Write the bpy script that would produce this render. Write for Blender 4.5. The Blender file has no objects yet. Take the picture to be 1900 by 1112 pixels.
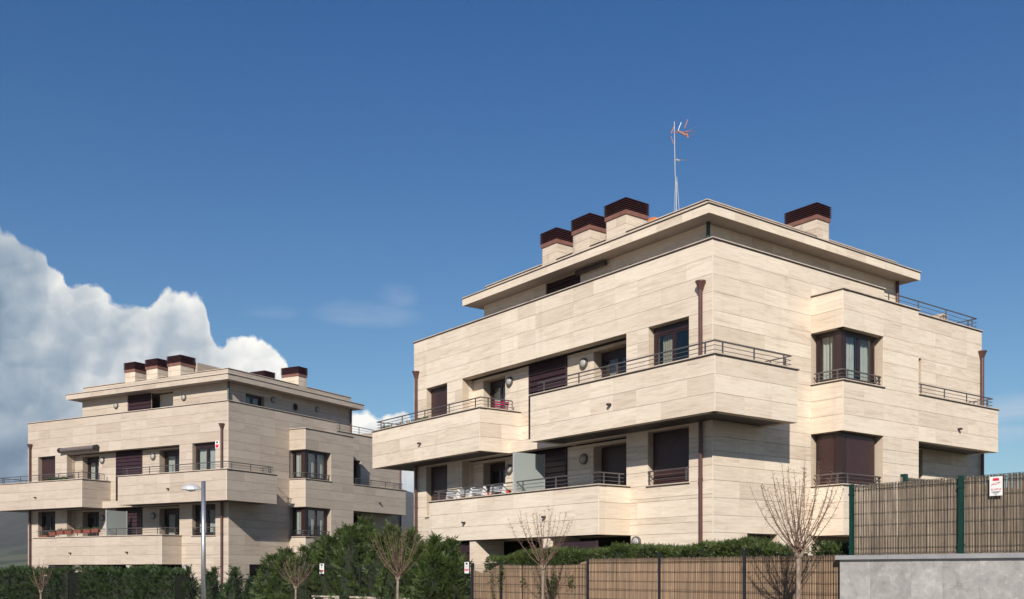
import bpy, math, random
import numpy as np
from mathutils import Vector, Matrix

R = math.radians
rnd = random.Random(7)
npr = np.random.RandomState(7)
scene = bpy.context.scene
COL = scene.collection
EYE = 1.7          # height of the camera above the road; all "design" heights count from the eye

# ------------------------------------------------------------------ camera
cam_d = bpy.data.cameras.new('camera')
cam = bpy.data.objects.new('camera', cam_d)
COL.objects.link(cam)
cam_d.sensor_width = 36.0
cam_d.lens = 36.0 * 1835.0 / 1900.0
cam_d.shift_y = (1060.0 - 556.0) / 1900.0
cam_d.clip_start = 0.1
cam_d.clip_end = 20000
cam.location = (0, 0, EYE)
cam.rotation_euler = (R(90), 0, 0)
scene.camera = cam

# ------------------------------------------------------------------ light
SUN_FROM = Vector((-0.211, -1.413, 0.80)).normalized()   # towards the sun
SUN_EL = math.asin(SUN_FROM.z)
SUN_ROT = math.atan2(SUN_FROM.x, SUN_FROM.y)
sl = bpy.data.lights.new('sun', 'SUN')
sl.energy = 4.6
sl.angle = R(0.53)
sl.color = (1.0, 0.92, 0.82)
so = bpy.data.objects.new('sun', sl)
COL.objects.link(so)
so.rotation_euler = (-SUN_FROM).to_track_quat('-Z', 'Y').to_euler()
so.location = (0, 0, 60)

scene.view_settings.view_transform = 'Standard'
scene.view_settings.look = 'None'
scene.view_settings.exposure = 0.34
scene.view_settings.gamma = 1.0
scene.view_settings.use_curve_mapping = False


# ------------------------------------------------------------------ node helpers
class NT:
    def __init__(s, tree):
        s.t = tree
        s.n = tree.nodes
        s.l = tree.links

    def node(s, typ, **kw):
        n = s.n.new(typ)
        for k, v in kw.items():
            setattr(n, k, v)
        return n

    def put(s, sock, v):
        if v is None:
            return
        if isinstance(v, bpy.types.NodeSocket):
            s.l.new(v, sock)
        elif isinstance(v, (tuple, list)) and len(v) == 3 and sock.type == 'RGBA':
            sock.default_value = (*v, 1)
        else:
            sock.default_value = v

    def math(s, op, a, b=None, c=None, clamp=False):
        n = s.node('ShaderNodeMath', operation=op, use_clamp=clamp)
        for i, v in enumerate((a, b, c)):
            s.put(n.inputs[i], v)
        return n.outputs[0]

    def vmath(s, op, a, b=None, out=0):
        n = s.node('ShaderNodeVectorMath', operation=op)
        s.put(n.inputs[0], a)
        if b is not None:
            s.put(n.inputs[1], b)
        return n.outputs[out]

    def mix(s, f, a, b, typ='MIX'):
        n = s.node('ShaderNodeMix', data_type='RGBA', blend_type=typ)
        n.clamp_factor = True
        s.put(n.inputs[0], f)
        s.put(n.inputs[6], a)
        s.put(n.inputs[7], b)
        return n.outputs[2]

    def noise(s, vec, scale=1.0, detail=4.0, rough=0.5, dist=0.0, dims='3D'):
        n = s.node('ShaderNodeTexNoise', noise_dimensions=dims)
        if vec is not None:
            s.put(n.inputs['Vector'], vec)
        n.inputs['Scale'].default_value = scale
        n.inputs['Detail'].default_value = detail
        n.inputs['Roughness'].default_value = rough
        n.inputs['Distortion'].default_value = dist
        return n.outputs[0]

    def voro(s, vec, scale, feature='F1', out=0, smooth=None, rand=1.0):
        n = s.node('ShaderNodeTexVoronoi', feature=feature)
        s.put(n.inputs['Vector'], vec)
        n.inputs['Scale'].default_value = scale
        n.inputs['Randomness'].default_value = rand
        return n.outputs[out]

    def maprange(s, v, a, b, c=0.0, d=1.0, smooth=False):
        n = s.node('ShaderNodeMapRange')
        n.interpolation_type = 'SMOOTHSTEP' if smooth else 'LINEAR'
        n.clamp = True
        s.put(n.inputs[0], v)
        for i, x in enumerate((a, b, c, d)):
            s.put(n.inputs[i + 1], x)
        return n.outputs[0]

    def ramp(s, f, stops, interp='LINEAR'):
        n = s.node('ShaderNodeValToRGB')
        n.color_ramp.interpolation = interp
        e = n.color_ramp.elements
        while len(e) < len(stops):
            e.new(0.5)
        for el, (p, c) in zip(e, stops):
            el.position = p
            el.color = (*c, 1) if len(c) == 3 else c
        s.put(n.inputs[0], f)
        return n.outputs[0]


def new_mat(name):
    m = bpy.data.materials.new(name)
    m.use_nodes = True
    nt = NT(m.node_tree)
    nt.n.clear()
    out = nt.node('ShaderNodeOutputMaterial')
    b = nt.node('ShaderNodeBsdfPrincipled')
    nt.l.new(b.outputs[0], out.inputs[0])
    return m, nt, b, out


def plain(name, col, rough=0.6, metal=0.0, var=0.12, scale=6.0, bump=0.0, spec=0.5):
    m, nt, b, out = new_mat(name)
    geo = nt.node('ShaderNodeNewGeometry')
    n1 = nt.noise(geo.outputs['Position'], scale, 5, 0.6)
    lo = tuple(c * (1 - var) for c in col)
    hi = tuple(min(1, c * (1 + var)) for c in col)
    nt.put(b.inputs['Base Color'], nt.mix(nt.maprange(n1, 0.3, 0.7), lo, hi))
    b.inputs['Roughness'].default_value = rough
    b.inputs['Metallic'].default_value = metal
    b.inputs['Specular IOR Level'].default_value = spec
    if bump:
        bp = nt.node('ShaderNodeBump')
        bp.inputs['Distance'].default_value = bump
        nt.put(bp.inputs['Height'], nt.noise(geo.outputs['Position'], scale * 6, 6, 0.6))
        nt.put(b.inputs['Normal'], bp.outputs[0])
    return m


def travertine(name, base, tint, dark=1.0, stain=0.16):
    m, nt, b, out = new_mat(name)
    geo = nt.node('ShaderNodeNewGeometry')
    oi = nt.node('ShaderNodeObjectInfo')
    r = nt.math('FRACT', nt.math('ADD', nt.math('MULTIPLY', oi.outputs['Random'], 7.31), geo.outputs['Random Per Island']))
    r2 = nt.math('FRACT', nt.math('MULTIPLY', r, 13.7))
    comb = nt.node('ShaderNodeCombineXYZ')
    for i in range(3):
        nt.put(comb.inputs[i], nt.math('MULTIPLY', r, 37.0 + 11 * i))
    pos = nt.vmath('ADD', geo.outputs['Position'], comb.outputs[0])
    # slightly wavy horizontal bedding
    warp = nt.noise(pos, 0.9, 3, 0.55)
    w = nt.node('ShaderNodeCombineXYZ')
    nt.put(w.inputs[2], nt.math('MULTIPLY', nt.math('SUBTRACT', warp, 0.5), 0.10))
    pos2 = nt.vmath('ADD', pos, w.outputs[0])
    bands = nt.noise(nt.vmath('MULTIPLY', pos2, (0.9, 0.9, 13.0)), 1.0, 6, 0.66)
    fine = nt.noise(nt.vmath('MULTIPLY', pos2, (2.2, 2.2, 40.0)), 1.0, 6, 0.68)
    pits = nt.noise(nt.vmath('MULTIPLY', pos2, (9.0, 9.0, 60.0)), 1.0, 3, 0.7)
    light = tuple(min(1, c * 1.09) for c in base)
    deep = tint
    k = nt.maprange(bands, 0.40, 0.68)
    patch = nt.maprange(nt.noise(nt.vmath('MULTIPLY', pos, (0.8, 0.8, 2.6)), 1.0, 3, 0.5), 0.40, 0.66, 0.25, 1.0)
    k = nt.math('ADD', nt.math('MULTIPLY', nt.math('MULTIPLY', k, patch), 0.52), nt.math('MULTIPLY', nt.maprange(fine, 0.42, 0.68), 0.28))
    k = nt.math('ADD', k, nt.math('MULTIPLY', nt.math('SUBTRACT', r2, 0.5), 0.18))
    c = nt.mix(k, light, deep)
    # every slab its own tone, a few clearly darker
    tone = nt.ramp(r, [(0.0, (0.86, 0.835, 0.81)), (0.10, (0.94, 0.93, 0.92)), (0.35, (0.985, 0.98, 0.975)), (1.0, (1.04, 1.04, 1.04))])
    c = nt.mix(1.0, c, tone, 'MULTIPLY')
    pit = nt.maprange(pits, 0.66, 0.74)
    c = nt.mix(nt.math('MULTIPLY', pit, 0.35), c, tuple(x * 0.55 for x in tint))
    # broad weathering
    wz = nt.noise(nt.vmath('MULTIPLY', geo.outputs['Position'], (2.6, 2.6, 0.30)), 1.0, 5, 0.62)
    c = nt.mix(nt.maprange(wz, 0.56, 0.76, 0.0, stain), c, (0.22, 0.165, 0.13))
    if dark != 1.0:
        c = nt.mix(1.0, c, (dark, dark, dark), 'MULTIPLY')
    nt.put(b.inputs['Base Color'], c)
    b.inputs['Roughness'].default_value = 0.62
    b.inputs['Specular IOR Level'].default_value = 0.3
    bp = nt.node('ShaderNodeBump')
    bp.inputs['Strength'].default_value = 0.5
    bp.inputs['Distance'].default_value = 0.004
    nt.put(bp.inputs['Height'], nt.math('SUBTRACT', fine, pit))
    nt.put(b.inputs['Normal'], bp.outputs[0])
    return m


STONE = travertine('travertine', (0.685, 0.602, 0.490), (0.42, 0.305, 0.225))
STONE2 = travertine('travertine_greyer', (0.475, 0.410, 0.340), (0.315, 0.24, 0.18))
STAINED = travertine('travertine_stained', (0.60, 0.52, 0.42), (0.36, 0.26, 0.19), stain=0.55)
STONE_BACK = travertine('travertine_backing', (0.50, 0.42, 0.33), (0.38, 0.29, 0.21))
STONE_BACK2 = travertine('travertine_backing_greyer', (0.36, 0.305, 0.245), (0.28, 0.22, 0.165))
EDGE = plain('travertine_arris', (0.72, 0.64, 0.54), 0.6, var=0.05)  # pale mitre strip; its brightness paints the highlight along the corners
COPE = plain('coping_stone', (0.50, 0.42, 0.34), 0.7, var=0.18, scale=3)
FLASH = plain('dark_flashing', (0.045, 0.032, 0.030), 0.5, var=0.2)
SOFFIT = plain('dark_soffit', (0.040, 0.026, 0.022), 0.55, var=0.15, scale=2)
EAVE = plain('rendered_eave_soffit', (0.36, 0.31, 0.27), 0.8, var=0.08, scale=2)
BROWN = plain('brown_lacquered_metal', (0.047, 0.020, 0.020), 0.38, var=0.18, scale=3)
PIPE = plain('brown_drainpipe', (0.095, 0.042, 0.038), 0.35, var=0.15, scale=4)
FRAMEM = plain('window_frame_dark_brown', (0.026, 0.012, 0.013), 0.4, var=0.15, scale=3)
LOUV = plain('louvre_dark_brown', (0.034, 0.016, 0.019), 0.42, var=0.15, scale=3)
COWL = plain('cowl_brown', (0.040, 0.016, 0.018), 0.45, var=0.22, scale=5)
COWLPLATE = plain('cowl_plate_copper_brown', (0.20, 0.092, 0.070), 0.5, var=0.2, scale=4)
RAILM = plain('railing_grey_metal', (0.16, 0.15, 0.15), 0.35, metal=0.55, var=0.12)
DARK = plain('dark_interior', (0.012, 0.011, 0.011), 0.9, var=0.1)  # near-black colour stands in for the shade of unlit interiors
ROOM = plain('room_interior', (0.10, 0.085, 0.07), 0.9, var=0.1)
CURTAIN = plain('curtain_cloth', (0.62, 0.58, 0.50), 0.9, var=0.08, scale=8)
DRAPE = plain('patterned_drape', (0.45, 0.36, 0.26), 0.9, var=0.35, scale=30)
WHITE = plain('white_paint', (0.78, 0.77, 0.74), 0.5, var=0.05)
MAST = plain('dull_mast_metal', (0.30, 0.31, 0.32), 0.5, metal=0.3, var=0.15, scale=9)
GALV = plain('galvanised_steel', (0.55, 0.56, 0.57), 0.32, metal=0.85, var=0.12, scale=9)
LENS = plain('opal_lamp_glass', (0.34, 0.33, 0.31), 0.35, var=0.06)
LAMPGREY = plain('lamp_grey_paint', (0.50, 0.50, 0.51), 0.4, metal=0.2, var=0.06)
TERRA = plain('terracotta', (0.19, 0.055, 0.038), 0.75, var=0.2, scale=12)
REDPOT = plain('red_plastic', (0.55, 0.05, 0.03), 0.45, var=0.12)
BLUEPL = plain('dark_blue_plastic', (0.02, 0.03, 0.07), 0.4, var=0.2)
MAGENTA = plain('magenta_plastic', (0.34, 0.02, 0.09), 0.4, var=0.1)
ORANGE = plain('orange_dish_paint', (0.66, 0.21, 0.05), 0.5, var=0.06)
ANTORANGE = plain('antenna_orange_plastic', (0.42, 0.17, 0.09), 0.5, var=0.1)
GREEN = plain('green_post_paint', (0.004, 0.036, 0.026), 0.4, var=0.2)
WIREG = plain('green_grey_wire', (0.035, 0.050, 0.042), 0.5, var=0.2)
BLACKP = plain('black_post_paint', (0.018, 0.019, 0.024), 0.45, var=0.2)
SOIL = plain('soil', (0.06, 0.045, 0.03), 1.0, var=0.3)
RED = plain('red_print', (0.60, 0.03, 0.04), 0.5, var=0.04)
INK = plain('black_print', (0.03, 0.03, 0.05), 0.5, var=0.04)
PINK = plain('faded_red_print', (0.65, 0.16, 0.20), 0.5, var=0.05)
FOIL = plain('white_reflective_slats', (0.60, 0.61, 0.63), 0.3, var=0.06, scale=20)
TILE = plain('roof_tile', (0.34, 0.22, 0.15), 0.85, var=0.45, scale=7)
AWNC = plain('awning_cloth_grey', (0.13, 0.105, 0.10), 0.7, var=0.12)
ASPH = plain('asphalt', (0.05, 0.05, 0.052), 0.9, var=0.2, scale=14, bump=0.004)
PAVE = plain('pavement_concrete', (0.33, 0.31, 0.29), 0.9, var=0.12, scale=5, bump=0.002)
PLAZA = plain('sunny_plaza_paving', (0.42, 0.36, 0.29), 0.9, var=0.12, scale=3)  # warm tone picked for the light it bounces onto shaded walls
PAINT = plain('road_paint', (0.72, 0.72, 0.70), 0.7, var=0.08)

# frosted partition glass
FROST, nt, b, out = new_mat('frosted_partition_glass')
b.inputs['Base Color'].default_value = (0.40, 0.45, 0.43, 1)
b.inputs['Roughness'].default_value = 0.30
b.inputs['Transmission Weight'].default_value = 0.25

# window glass: see-through with a real fresnel reflection
GLASS, nt, b, out = new_mat('window_glass')
nt.n.remove(b)
tr = nt.node('ShaderNodeBsdfTransparent')
tr.inputs[0].default_value = (0.80, 0.84, 0.85, 1)
gl = nt.node('ShaderNodeBsdfGlossy')
gl.inputs['Roughness'].default_value = 0.02
fr = nt.node('ShaderNodeFresnel')
fr.inputs[0].default_value = 1.9
mx = nt.node('ShaderNodeMixShader')
gg = nt.node('ShaderNodeNewGeometry')
nt.put(mx.inputs[0], nt.math('MULTIPLY', fr.outputs[0], nt.math('SUBTRACT', 1.0, gg.outputs['Backfacing'])))
nt.l.new(tr.outputs[0], mx.inputs[1])
nt.l.new(gl.outputs[0], mx.inputs[2])
nt.l.new(mx.outputs[0], out.inputs[0])


def foliage(name, a, bcol, c, yellow=0.0):
    m, nt, b, out = new_mat(name)
    geo = nt.node('ShaderNodeNewGeometry')
    rr = geo.outputs['Random Per Island']
    n = nt.noise(geo.outputs['Position'], 2.4, 5, 0.65)
    col = nt.mix(nt.maprange(n, 0.40, 0.60), a, bcol)
    col = nt.mix(nt.math('MULTIPLY', rr, 0.55), col, c)
    if yellow:
        n2 = nt.noise(geo.outputs['Position'], 3.1, 3, 0.6)
        col = nt.mix(nt.math('MULTIPLY', nt.maprange(n2, 0.62, 0.74), yellow), col, (0.13, 0.085, 0.03))
    nt.put(b.inputs['Base Color'], col)
    b.inputs['Roughness'].default_value = 0.55
    b.inputs['Specular IOR Level'].default_value = 0.35
    tl = nt.node('ShaderNodeBsdfTranslucent')
    nt.put(tl.inputs[0], col)
    mx = nt.node('ShaderNodeMixShader')
    mx.inputs[0].default_value = 0.2
    nt.l.new(b.outputs[0], mx.inputs[1])
    nt.l.new(tl.outputs[0], mx.inputs[2])
    nt.l.new(mx.outputs[0], out.inputs[0])
    return m


CYPRESS = foliage('cypress_foliage', (0.018, 0.036, 0.010), (0.050, 0.085, 0.018), (0.085, 0.115, 0.026), 0.4)
HEDGE = foliage('hedge_foliage', (0.022, 0.042, 0.010), (0.055, 0.088, 0.018), (0.105, 0.130, 0.030), 0.4)
DARKHEDGE = foliage('dark_hedge_foliage', (0.018, 0.038, 0.012), (0.034, 0.066, 0.017), (0.055, 0.090, 0.024), 0.15)
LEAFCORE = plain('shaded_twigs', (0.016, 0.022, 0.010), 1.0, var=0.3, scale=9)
PLANT = foliage('pot_plant_leaf', (0.03, 0.06, 0.02), (0.06, 0.11, 0.03), (0.10, 0.14, 0.04))

# bark
BARK, nt, b, out = new_mat('bare_bark')
geo = nt.node('ShaderNodeNewGeometry')
n = nt.noise(nt.vmath('MULTIPLY', geo.outputs['Position'], (22, 22, 6)), 1, 5, 0.65)
nt.put(b.inputs['Base Color'], nt.mix(nt.maprange(n, 0.35, 0.66), (0.12, 0.085, 0.060), (0.30, 0.235, 0.18)))
b.inputs['Roughness'].default_value = 0.85
SHOOT = plain('young_shoot_bark', (0.165, 0.100, 0.070), 0.75, var=0.3, scale=5)

# reed canes
REED, nt, b, out = new_mat('reed_cane')
geo = nt.node('ShaderNodeNewGeometry')
n = nt.noise(nt.vmath('MULTIPLY', geo.outputs['Position'], (60, 60, 2.5)), 1, 4, 0.6)
col = nt.ramp(geo.outputs['Random Per Island'], [(0, (0.15, 0.085, 0.045)), (0.3, (0.235, 0.142, 0.078)), (0.7, (0.32, 0.205, 0.118)), (1, (0.44, 0.31, 0.19))])
pt = nt.noise(nt.vmath('MULTIPLY', geo.outputs['Position'], (2.2, 2.2, 1.3)), 1, 5, 0.65)
col = nt.mix(nt.maprange(pt, 0.42, 0.66, 0.0, 0.55), col, (0.17, 0.115, 0.075))
nt.put(b.inputs['Base Color'], nt.mix(nt.maprange(n, 0.3, 0.7, 0.0, 0.6), col, (0.13, 0.08, 0.045)))
b.inputs['Roughness'].default_value = 0.6
REEDOLD, nt, b, out = new_mat('weathered_reed_cane')
geo = nt.node('ShaderNodeNewGeometry')
n = nt.noise(nt.vmath('MULTIPLY', geo.outputs['Position'], (60, 60, 5)), 1, 4, 0.6)
col = nt.ramp(geo.outputs['Random Per Island'], [(0, (0.13, 0.092, 0.062)), (0.3, (0.205, 0.148, 0.102)), (0.7, (0.285, 0.215, 0.152)), (1, (0.40, 0.32, 0.235))])
pt = nt.noise(nt.vmath('MULTIPLY', geo.outputs['Position'], (2.6, 2.6, 1.6)), 1, 5, 0.65)
col = nt.mix(nt.maprange(pt, 0.42, 0.66, 0.0, 0.6), col, (0.135, 0.105, 0.08))
nt.put(b.inputs['Base Color'], nt.mix(nt.maprange(n, 0.3, 0.7, 0.0, 0.6), col, (0.12, 0.085, 0.06)))
b.inputs['Roughness'].default_value = 0.65

# grey veined marble wall
MARBLE, nt, b, out = new_mat('grey_veined_limestone')
geo = nt.node('ShaderNodeNewGeometry')
oi = nt.node('ShaderNodeObjectInfo')
comb = nt.node('ShaderNodeCombineXYZ')
for i in range(3):
    nt.put(comb.inputs[i], nt.math('MULTIPLY', oi.outputs['Random'], 21.0 + 9 * i))
pos = nt.vmath('ADD', geo.outputs['Position'], comb.outputs[0])
blot = nt.noise(pos, 4.2, 8, 0.70, 0.35)
base = nt.ramp(blot, [(0.30, (0.27, 0.262, 0.25)), (0.46, (0.355, 0.342, 0.325)), (0.58, (0.415, 0.40, 0.375)), (0.72, (0.56, 0.54, 0.50))])
vn = nt.noise(pos, 2.6, 7, 0.66, 0.8)
vein = nt.math('ABSOLUTE', nt.math('SUBTRACT', vn, 0.5))
vein = nt.maprange(vein, 0.0, 0.014, 1.0, 0.0)
vm = nt.maprange(nt.noise(pos, 2.2, 2, 0.5), 0.52, 0.62)
base = nt.mix(nt.math('MULTIPLY', nt.math('MULTIPLY', vein, vm), 0.75), base, (0.62, 0.60, 0.56))
fos = nt.maprange(nt.noise(pos, 9.0, 5, 0.7, 1.2), 0.60, 0.66)
base = nt.mix(nt.math('MULTIPLY', fos, 0.55), base, (0.55, 0.52, 0.47))
tone = nt.maprange(oi.outputs['Random'], 0, 1, 0.88, 1.08)
stv = nt.maprange(nt.noise(nt.vmath('MULTIPLY', pos, (1.2, 1.2, 5.5)), 1.5, 6, 0.68, 1.2), 0.60, 0.70)
base = nt.mix(nt.math('MULTIPLY', stv, 0.5), base, (0.60, 0.575, 0.53))
nt.put(b.inputs['Base Color'], nt.mix(1.0, base, tone, 'MULTIPLY'))
b.inputs['Roughness'].default_value = 0.55
CAPST = plain('grey_cap_stone', (0.30, 0.30, 0.305), 0.6, var=0.14, scale=4)
LOWWALL = plain('pale_low_wall', (0.52, 0.49, 0.44), 0.8, var=0.15, scale=3)

# ground and far hills
GROUND, nt, b, out = new_mat('garden_ground')
geo = nt.node('ShaderNodeNewGeometry')
n = nt.noise(geo.outputs['Position'], 0.8, 6, 0.6)
nt.put(b.inputs['Base Color'], nt.mix(nt.maprange(n, 0.35, 0.65), (0.07, 0.085, 0.032), (0.20, 0.17, 0.11)))
b.inputs['Roughness'].default_value = 1.0
HILL, nt, b, out = new_mat('wooded_hillside')
geo = nt.node('ShaderNodeNewGeometry')
n = nt.noise(geo.outputs['Position'], 0.012, 6, 0.6)
n2 = nt.noise(geo.outputs['Position'], 0.035, 7, 0.75)
sep = nt.node('ShaderNodeSeparateXYZ')
nt.put(sep.inputs[0], geo.outputs['Position'])
wood = nt.mix(nt.maprange(n2, 0.3, 0.7), (0.006, 0.012, 0.008), (0.055, 0.048, 0.030))
field = nt.mix(nt.maprange(n, 0.45, 0.6), (0.07, 0.12, 0.035), (0.10, 0.085, 0.05))
low = nt.maprange(sep.outputs[2], 8.0, 30.0, 1.0, 0.0)
nt.put(b.inputs['Base Color'], nt.mix(nt.math('MULTIPLY', low, nt.maprange(n, 0.42, 0.5)), wood, field))
b.inputs['Roughness'].default_value = 1.0

# ------------------------------------------------------------------ world: sky with cumulus
world = bpy.data.worlds.new('World')
scene.world = world
world.use_nodes = True
nt = NT(world.node_tree)
nt.n.clear()
wout = nt.node('ShaderNodeOutputWorld')
bg = nt.node('ShaderNodeBackground')
sky = nt.node('ShaderNodeTexSky', sky_type='NISHITA')
sky.sun_disc = False
sky.sun_elevation = SUN_EL
sky.sun_rotation = SUN_ROT % (2 * math.pi)
sky.altitude = 300
sky.air_density = 1.0
sky.dust_density = 0.4
sky.ozone_density = 2.2
SKY_STRENGTH = 0.085
tc = nt.node('ShaderNodeTexCoord')
D = nt.vmath('NORMALIZE', tc.outputs['Generated'])
# billows push the outline about, at three sizes
wn = nt.node('ShaderNodeTexNoise')
nt.put(wn.inputs['Vector'], D)
wn.inputs['Scale'].default_value = 26.0
wn.inputs['Detail'].default_value = 5.0
wn.inputs['Roughness'].default_value = 0.62
warpv = nt.vmath('MULTIPLY', nt.vmath('SUBTRACT', wn.outputs['Color'], (0.5, 0.5, 0.5)), (0.012, 0.012, 0.012))
DW = nt.vmath('ADD', D, warpv)


def azel(vec):
    sp = nt.node('ShaderNodeSeparateXYZ')
    nt.put(sp.inputs[0], vec)
    az = nt.math('ARCTAN2', sp.outputs[0], sp.outputs[1])
    el = nt.math('ARCSINE', nt.math('MAXIMUM', nt.math('MINIMUM', sp.outputs[2], 1.0), -1.0))
    return nt.math('MULTIPLY', az, 180 / math.pi), nt.math('MULTIPLY', el, 180 / math.pi)


def pxdir(px, py):
    az = math.atan2(px - 950, 1835)
    el = math.atan((1060 - py) / math.hypot(px - 950, 1835))
    return math.degrees(az), math.degrees(el)


AZ, EL = azel(DW)
# outline of the bank of cumulus: azimuth -> height of its top
tops = [(0, 420), (27, 433), (36, 446), (68, 452), (86, 470), (90, 496), (106, 502), (122, 515), (131, 533), (141, 528), (165, 522), (180, 528), (195, 542), (214, 555), (236, 562), (252, 566), (270, 563), (287, 555),
        (298, 541), (313, 530), (326, 532), (338, 541), (356, 547), (368, 549), (379, 556), (385, 590), (392, 618), (400, 633), (414, 645), (418, 631), (436, 622), (447, 615), (470, 618), (486, 624), (506, 637), (525, 650), (534, 662), (538, 700),
        (552, 770), (610, 800), (640, 775), (652, 764), (668, 762), (686, 768), (700, 776), (715, 769), (738, 764), (750, 762), (764, 772), (800, 860), (900, 960), (1100, 990)]
prof = [(pxdir(*p)) for p in tops]
prof.sort()
left = [(-180, 6.0), (-160, 11), (-140, 5), (-118, 9), (-100, 15), (-84, 10), (-70, 14), (-56, 19), (-44, 16), (-34, 19.5)]
right = [(8, 1.5), (20, 2.5), (34, 5.5), (50, 8), (64, 5), (82, 10), (100, 7), (122, 12), (142, 6), (160, 9), (180, 6)]


def curve(points, a0, a1, emax=40.0):
    fc = nt.node('ShaderNodeFloatCurve')
    cv = fc.mapping.curves[0]
    while len(cv.points) < len(points):
        cv.points.new(0.5, 0.5)
    for p, (a, e) in zip(cv.points, points):
        p.location = ((a - a0) / (a1 - a0), e / emax)
        p.handle_type = 'VECTOR'
    fc.mapping.update()
    nt.put(fc.inputs['Value'], nt.maprange(AZ, a0, a1))
    return nt.math('MULTIPLY', fc.outputs[0], emax)


CA0, CA1 = prof[0][0], prof[-1][0]
wide = curve(sorted(left + [prof[0], prof[-1]] + right), -180.0, 180.0)
near_ = curve(prof, CA0, CA1)
inside = nt.math('MULTIPLY', nt.math('GREATER_THAN', AZ, CA0), nt.math('LESS_THAN', AZ, CA1))
tm = nt.node('ShaderNodeMix', data_type='FLOAT')
nt.put(tm.inputs[0], inside)
nt.put(tm.inputs[2], wide)
nt.put(tm.inputs[3], near_)
TOP = tm.outputs[0]
fine = nt.noise(D, 110.0, 6, 0.62)
puff = nt.math('ADD', nt.math('SUBTRACT', 0.5, nt.voro(DW, 45.0)), nt.math('MULTIPLY', nt.math('SUBTRACT', 0.5, nt.voro(DW, 110.0)), 0.5))
depth = nt.math('ADD', nt.math('SUBTRACT', TOP, EL), nt.math('MULTIPLY', nt.math('SUBTRACT', fine, 0.5), 0.55))
depth = nt.math('ADD', depth, nt.math('MULTIPLY', puff, 0.55))
soft = nt.maprange(nt.noise(D, 8.0, 2, 0.5), 0.40, 0.62, 0.07, 0.32)
cmask = nt.math('DIVIDE', depth, soft, clamp=True)
# modelling of the billows: they face the sun on one side, turn grey-blue on the other
AZ0, EL0 = azel(D)
sh = (-0.007, 0.0, 0.012)
b1 = nt.noise(D, 9.0, 6, 0.50)
b2 = nt.noise(nt.vmath('ADD', D, sh), 9.0, 6, 0.50)
relief = nt.math('MULTIPLY', nt.math('SUBTRACT', b1, b2), 2.0)
for sc_v, am in ((15.0, 0.62), (38.0, 0.45)):
    v1 = nt.voro(DW, sc_v)
    v2 = nt.voro(nt.vmath('ADD', DW, (sh[0] * 10 / sc_v, 0.0, sh[2] * 10 / sc_v)), sc_v)
    relief = nt.math('ADD', relief, nt.math('MULTIPLY', nt.math('SUBTRACT', v2, v1), am))
big = nt.noise(D, 4.2, 3, 0.5)
lit = nt.math('ADD', nt.maprange(depth, 0.1, 2.6, 0.84, 0.58), relief)
lit = nt.math('ADD', lit, nt.math('MULTIPLY', nt.math('SUBTRACT', big, 0.5), 1.2))
# the bank is painted greyer to the left of the view, most of all at its foot
lit = nt.math('ADD', lit, nt.maprange(AZ0, -28.0, -15.0, -0.38, 0.16))
lit = nt.math('ADD', lit, nt.math('MULTIPLY', nt.maprange(EL0, 0.0, 9.0, -0.40, 0.0), nt.maprange(AZ0, -26.0, -12.0, 1.0, 0.0)))
litc = nt.math('MINIMUM', nt.math('MAXIMUM', lit, 0.0), 1.0)
ccol = nt.ramp(litc, [(0.0, (0.13, 0.19, 0.26)), (0.25, (0.235, 0.305, 0.38)), (0.5, (0.38, 0.43, 0.48)), (0.72, (0.58, 0.60, 0.605)), (1.0, (0.84, 0.825, 0.78))])
# thin wisps
wv = nt.noise(nt.vmath('MULTIPLY', D, (5.0, 5.0, 26.0)), 1.5, 6, 0.6, 0.3)


def wisp(px, py, rx, ry, k):
    a, e = pxdir(px, py)
    dx = nt.math('DIVIDE', nt.math('SUBTRACT', AZ, a), rx)
    dy = nt.math('DIVIDE', nt.math('SUBTRACT', EL, e), ry)
    d = nt.math('ADD', nt.math('MULTIPLY', dx, dx), nt.math('MULTIPLY', dy, dy))
    return nt.math('MULTIPLY', nt.maprange(d, 0.0, 1.0, k, 0.0, True), nt.maprange(wv, 0.40, 0.62))


wm = wisp(680, 584, 3.6, 0.9, 0.20)
wm = nt.math('MAXIMUM', wm, wisp(505, 578, 1.8, 0.5, 0.14))
wm = nt.math('MAXIMUM', wm, wisp(738, 550, 1.6, 0.8, 0.15))
wm = nt.math('MAXIMUM', wm, wisp(1890, 775, 3.4, 1.5, 0.42))
skyc = sky.outputs[0]
skyc = nt.mix(1.0, skyc, nt.mix(nt.maprange(EL0, 3.0, 32.0), (0.59, 0.745, 0.765), (0.225, 0.56, 0.89)), 'MULTIPLY')
scl = 1.0 / SKY_STRENGTH
wcol = nt.vmath('MULTIPLY', (0.50, 0.54, 0.60), (scl, scl, scl))
skyc = nt.mix(wm, skyc, wcol)
cc = nt.vmath('MULTIPLY', ccol, (scl, scl, scl))
final = nt.mix(cmask, skyc, cc)
nt.put(bg.inputs[0], final)
bg.inputs[1].default_value = SKY_STRENGTH
nt.l.new(bg.outputs[0], wout.inputs[0])


# ------------------------------------------------------------------ object helpers
def link(o, parent=None):
    COL.objects.link(o)
    if parent is not None:
        o.parent = parent
    return o


def empty(name, loc, rz=0.0):
    o = bpy.data.objects.new(name, None)
    o.location = loc
    o.rotation_euler = (0, 0, rz)
    o.empty_display_size = 0.3
    return link(o)


def tag(o, label, cat, group=None):
    o['label'] = label
    o['category'] = cat
    if group:
        o['group'] = group
    return o


def structure(o):
    o['kind'] = 'structure'
    return o


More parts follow.
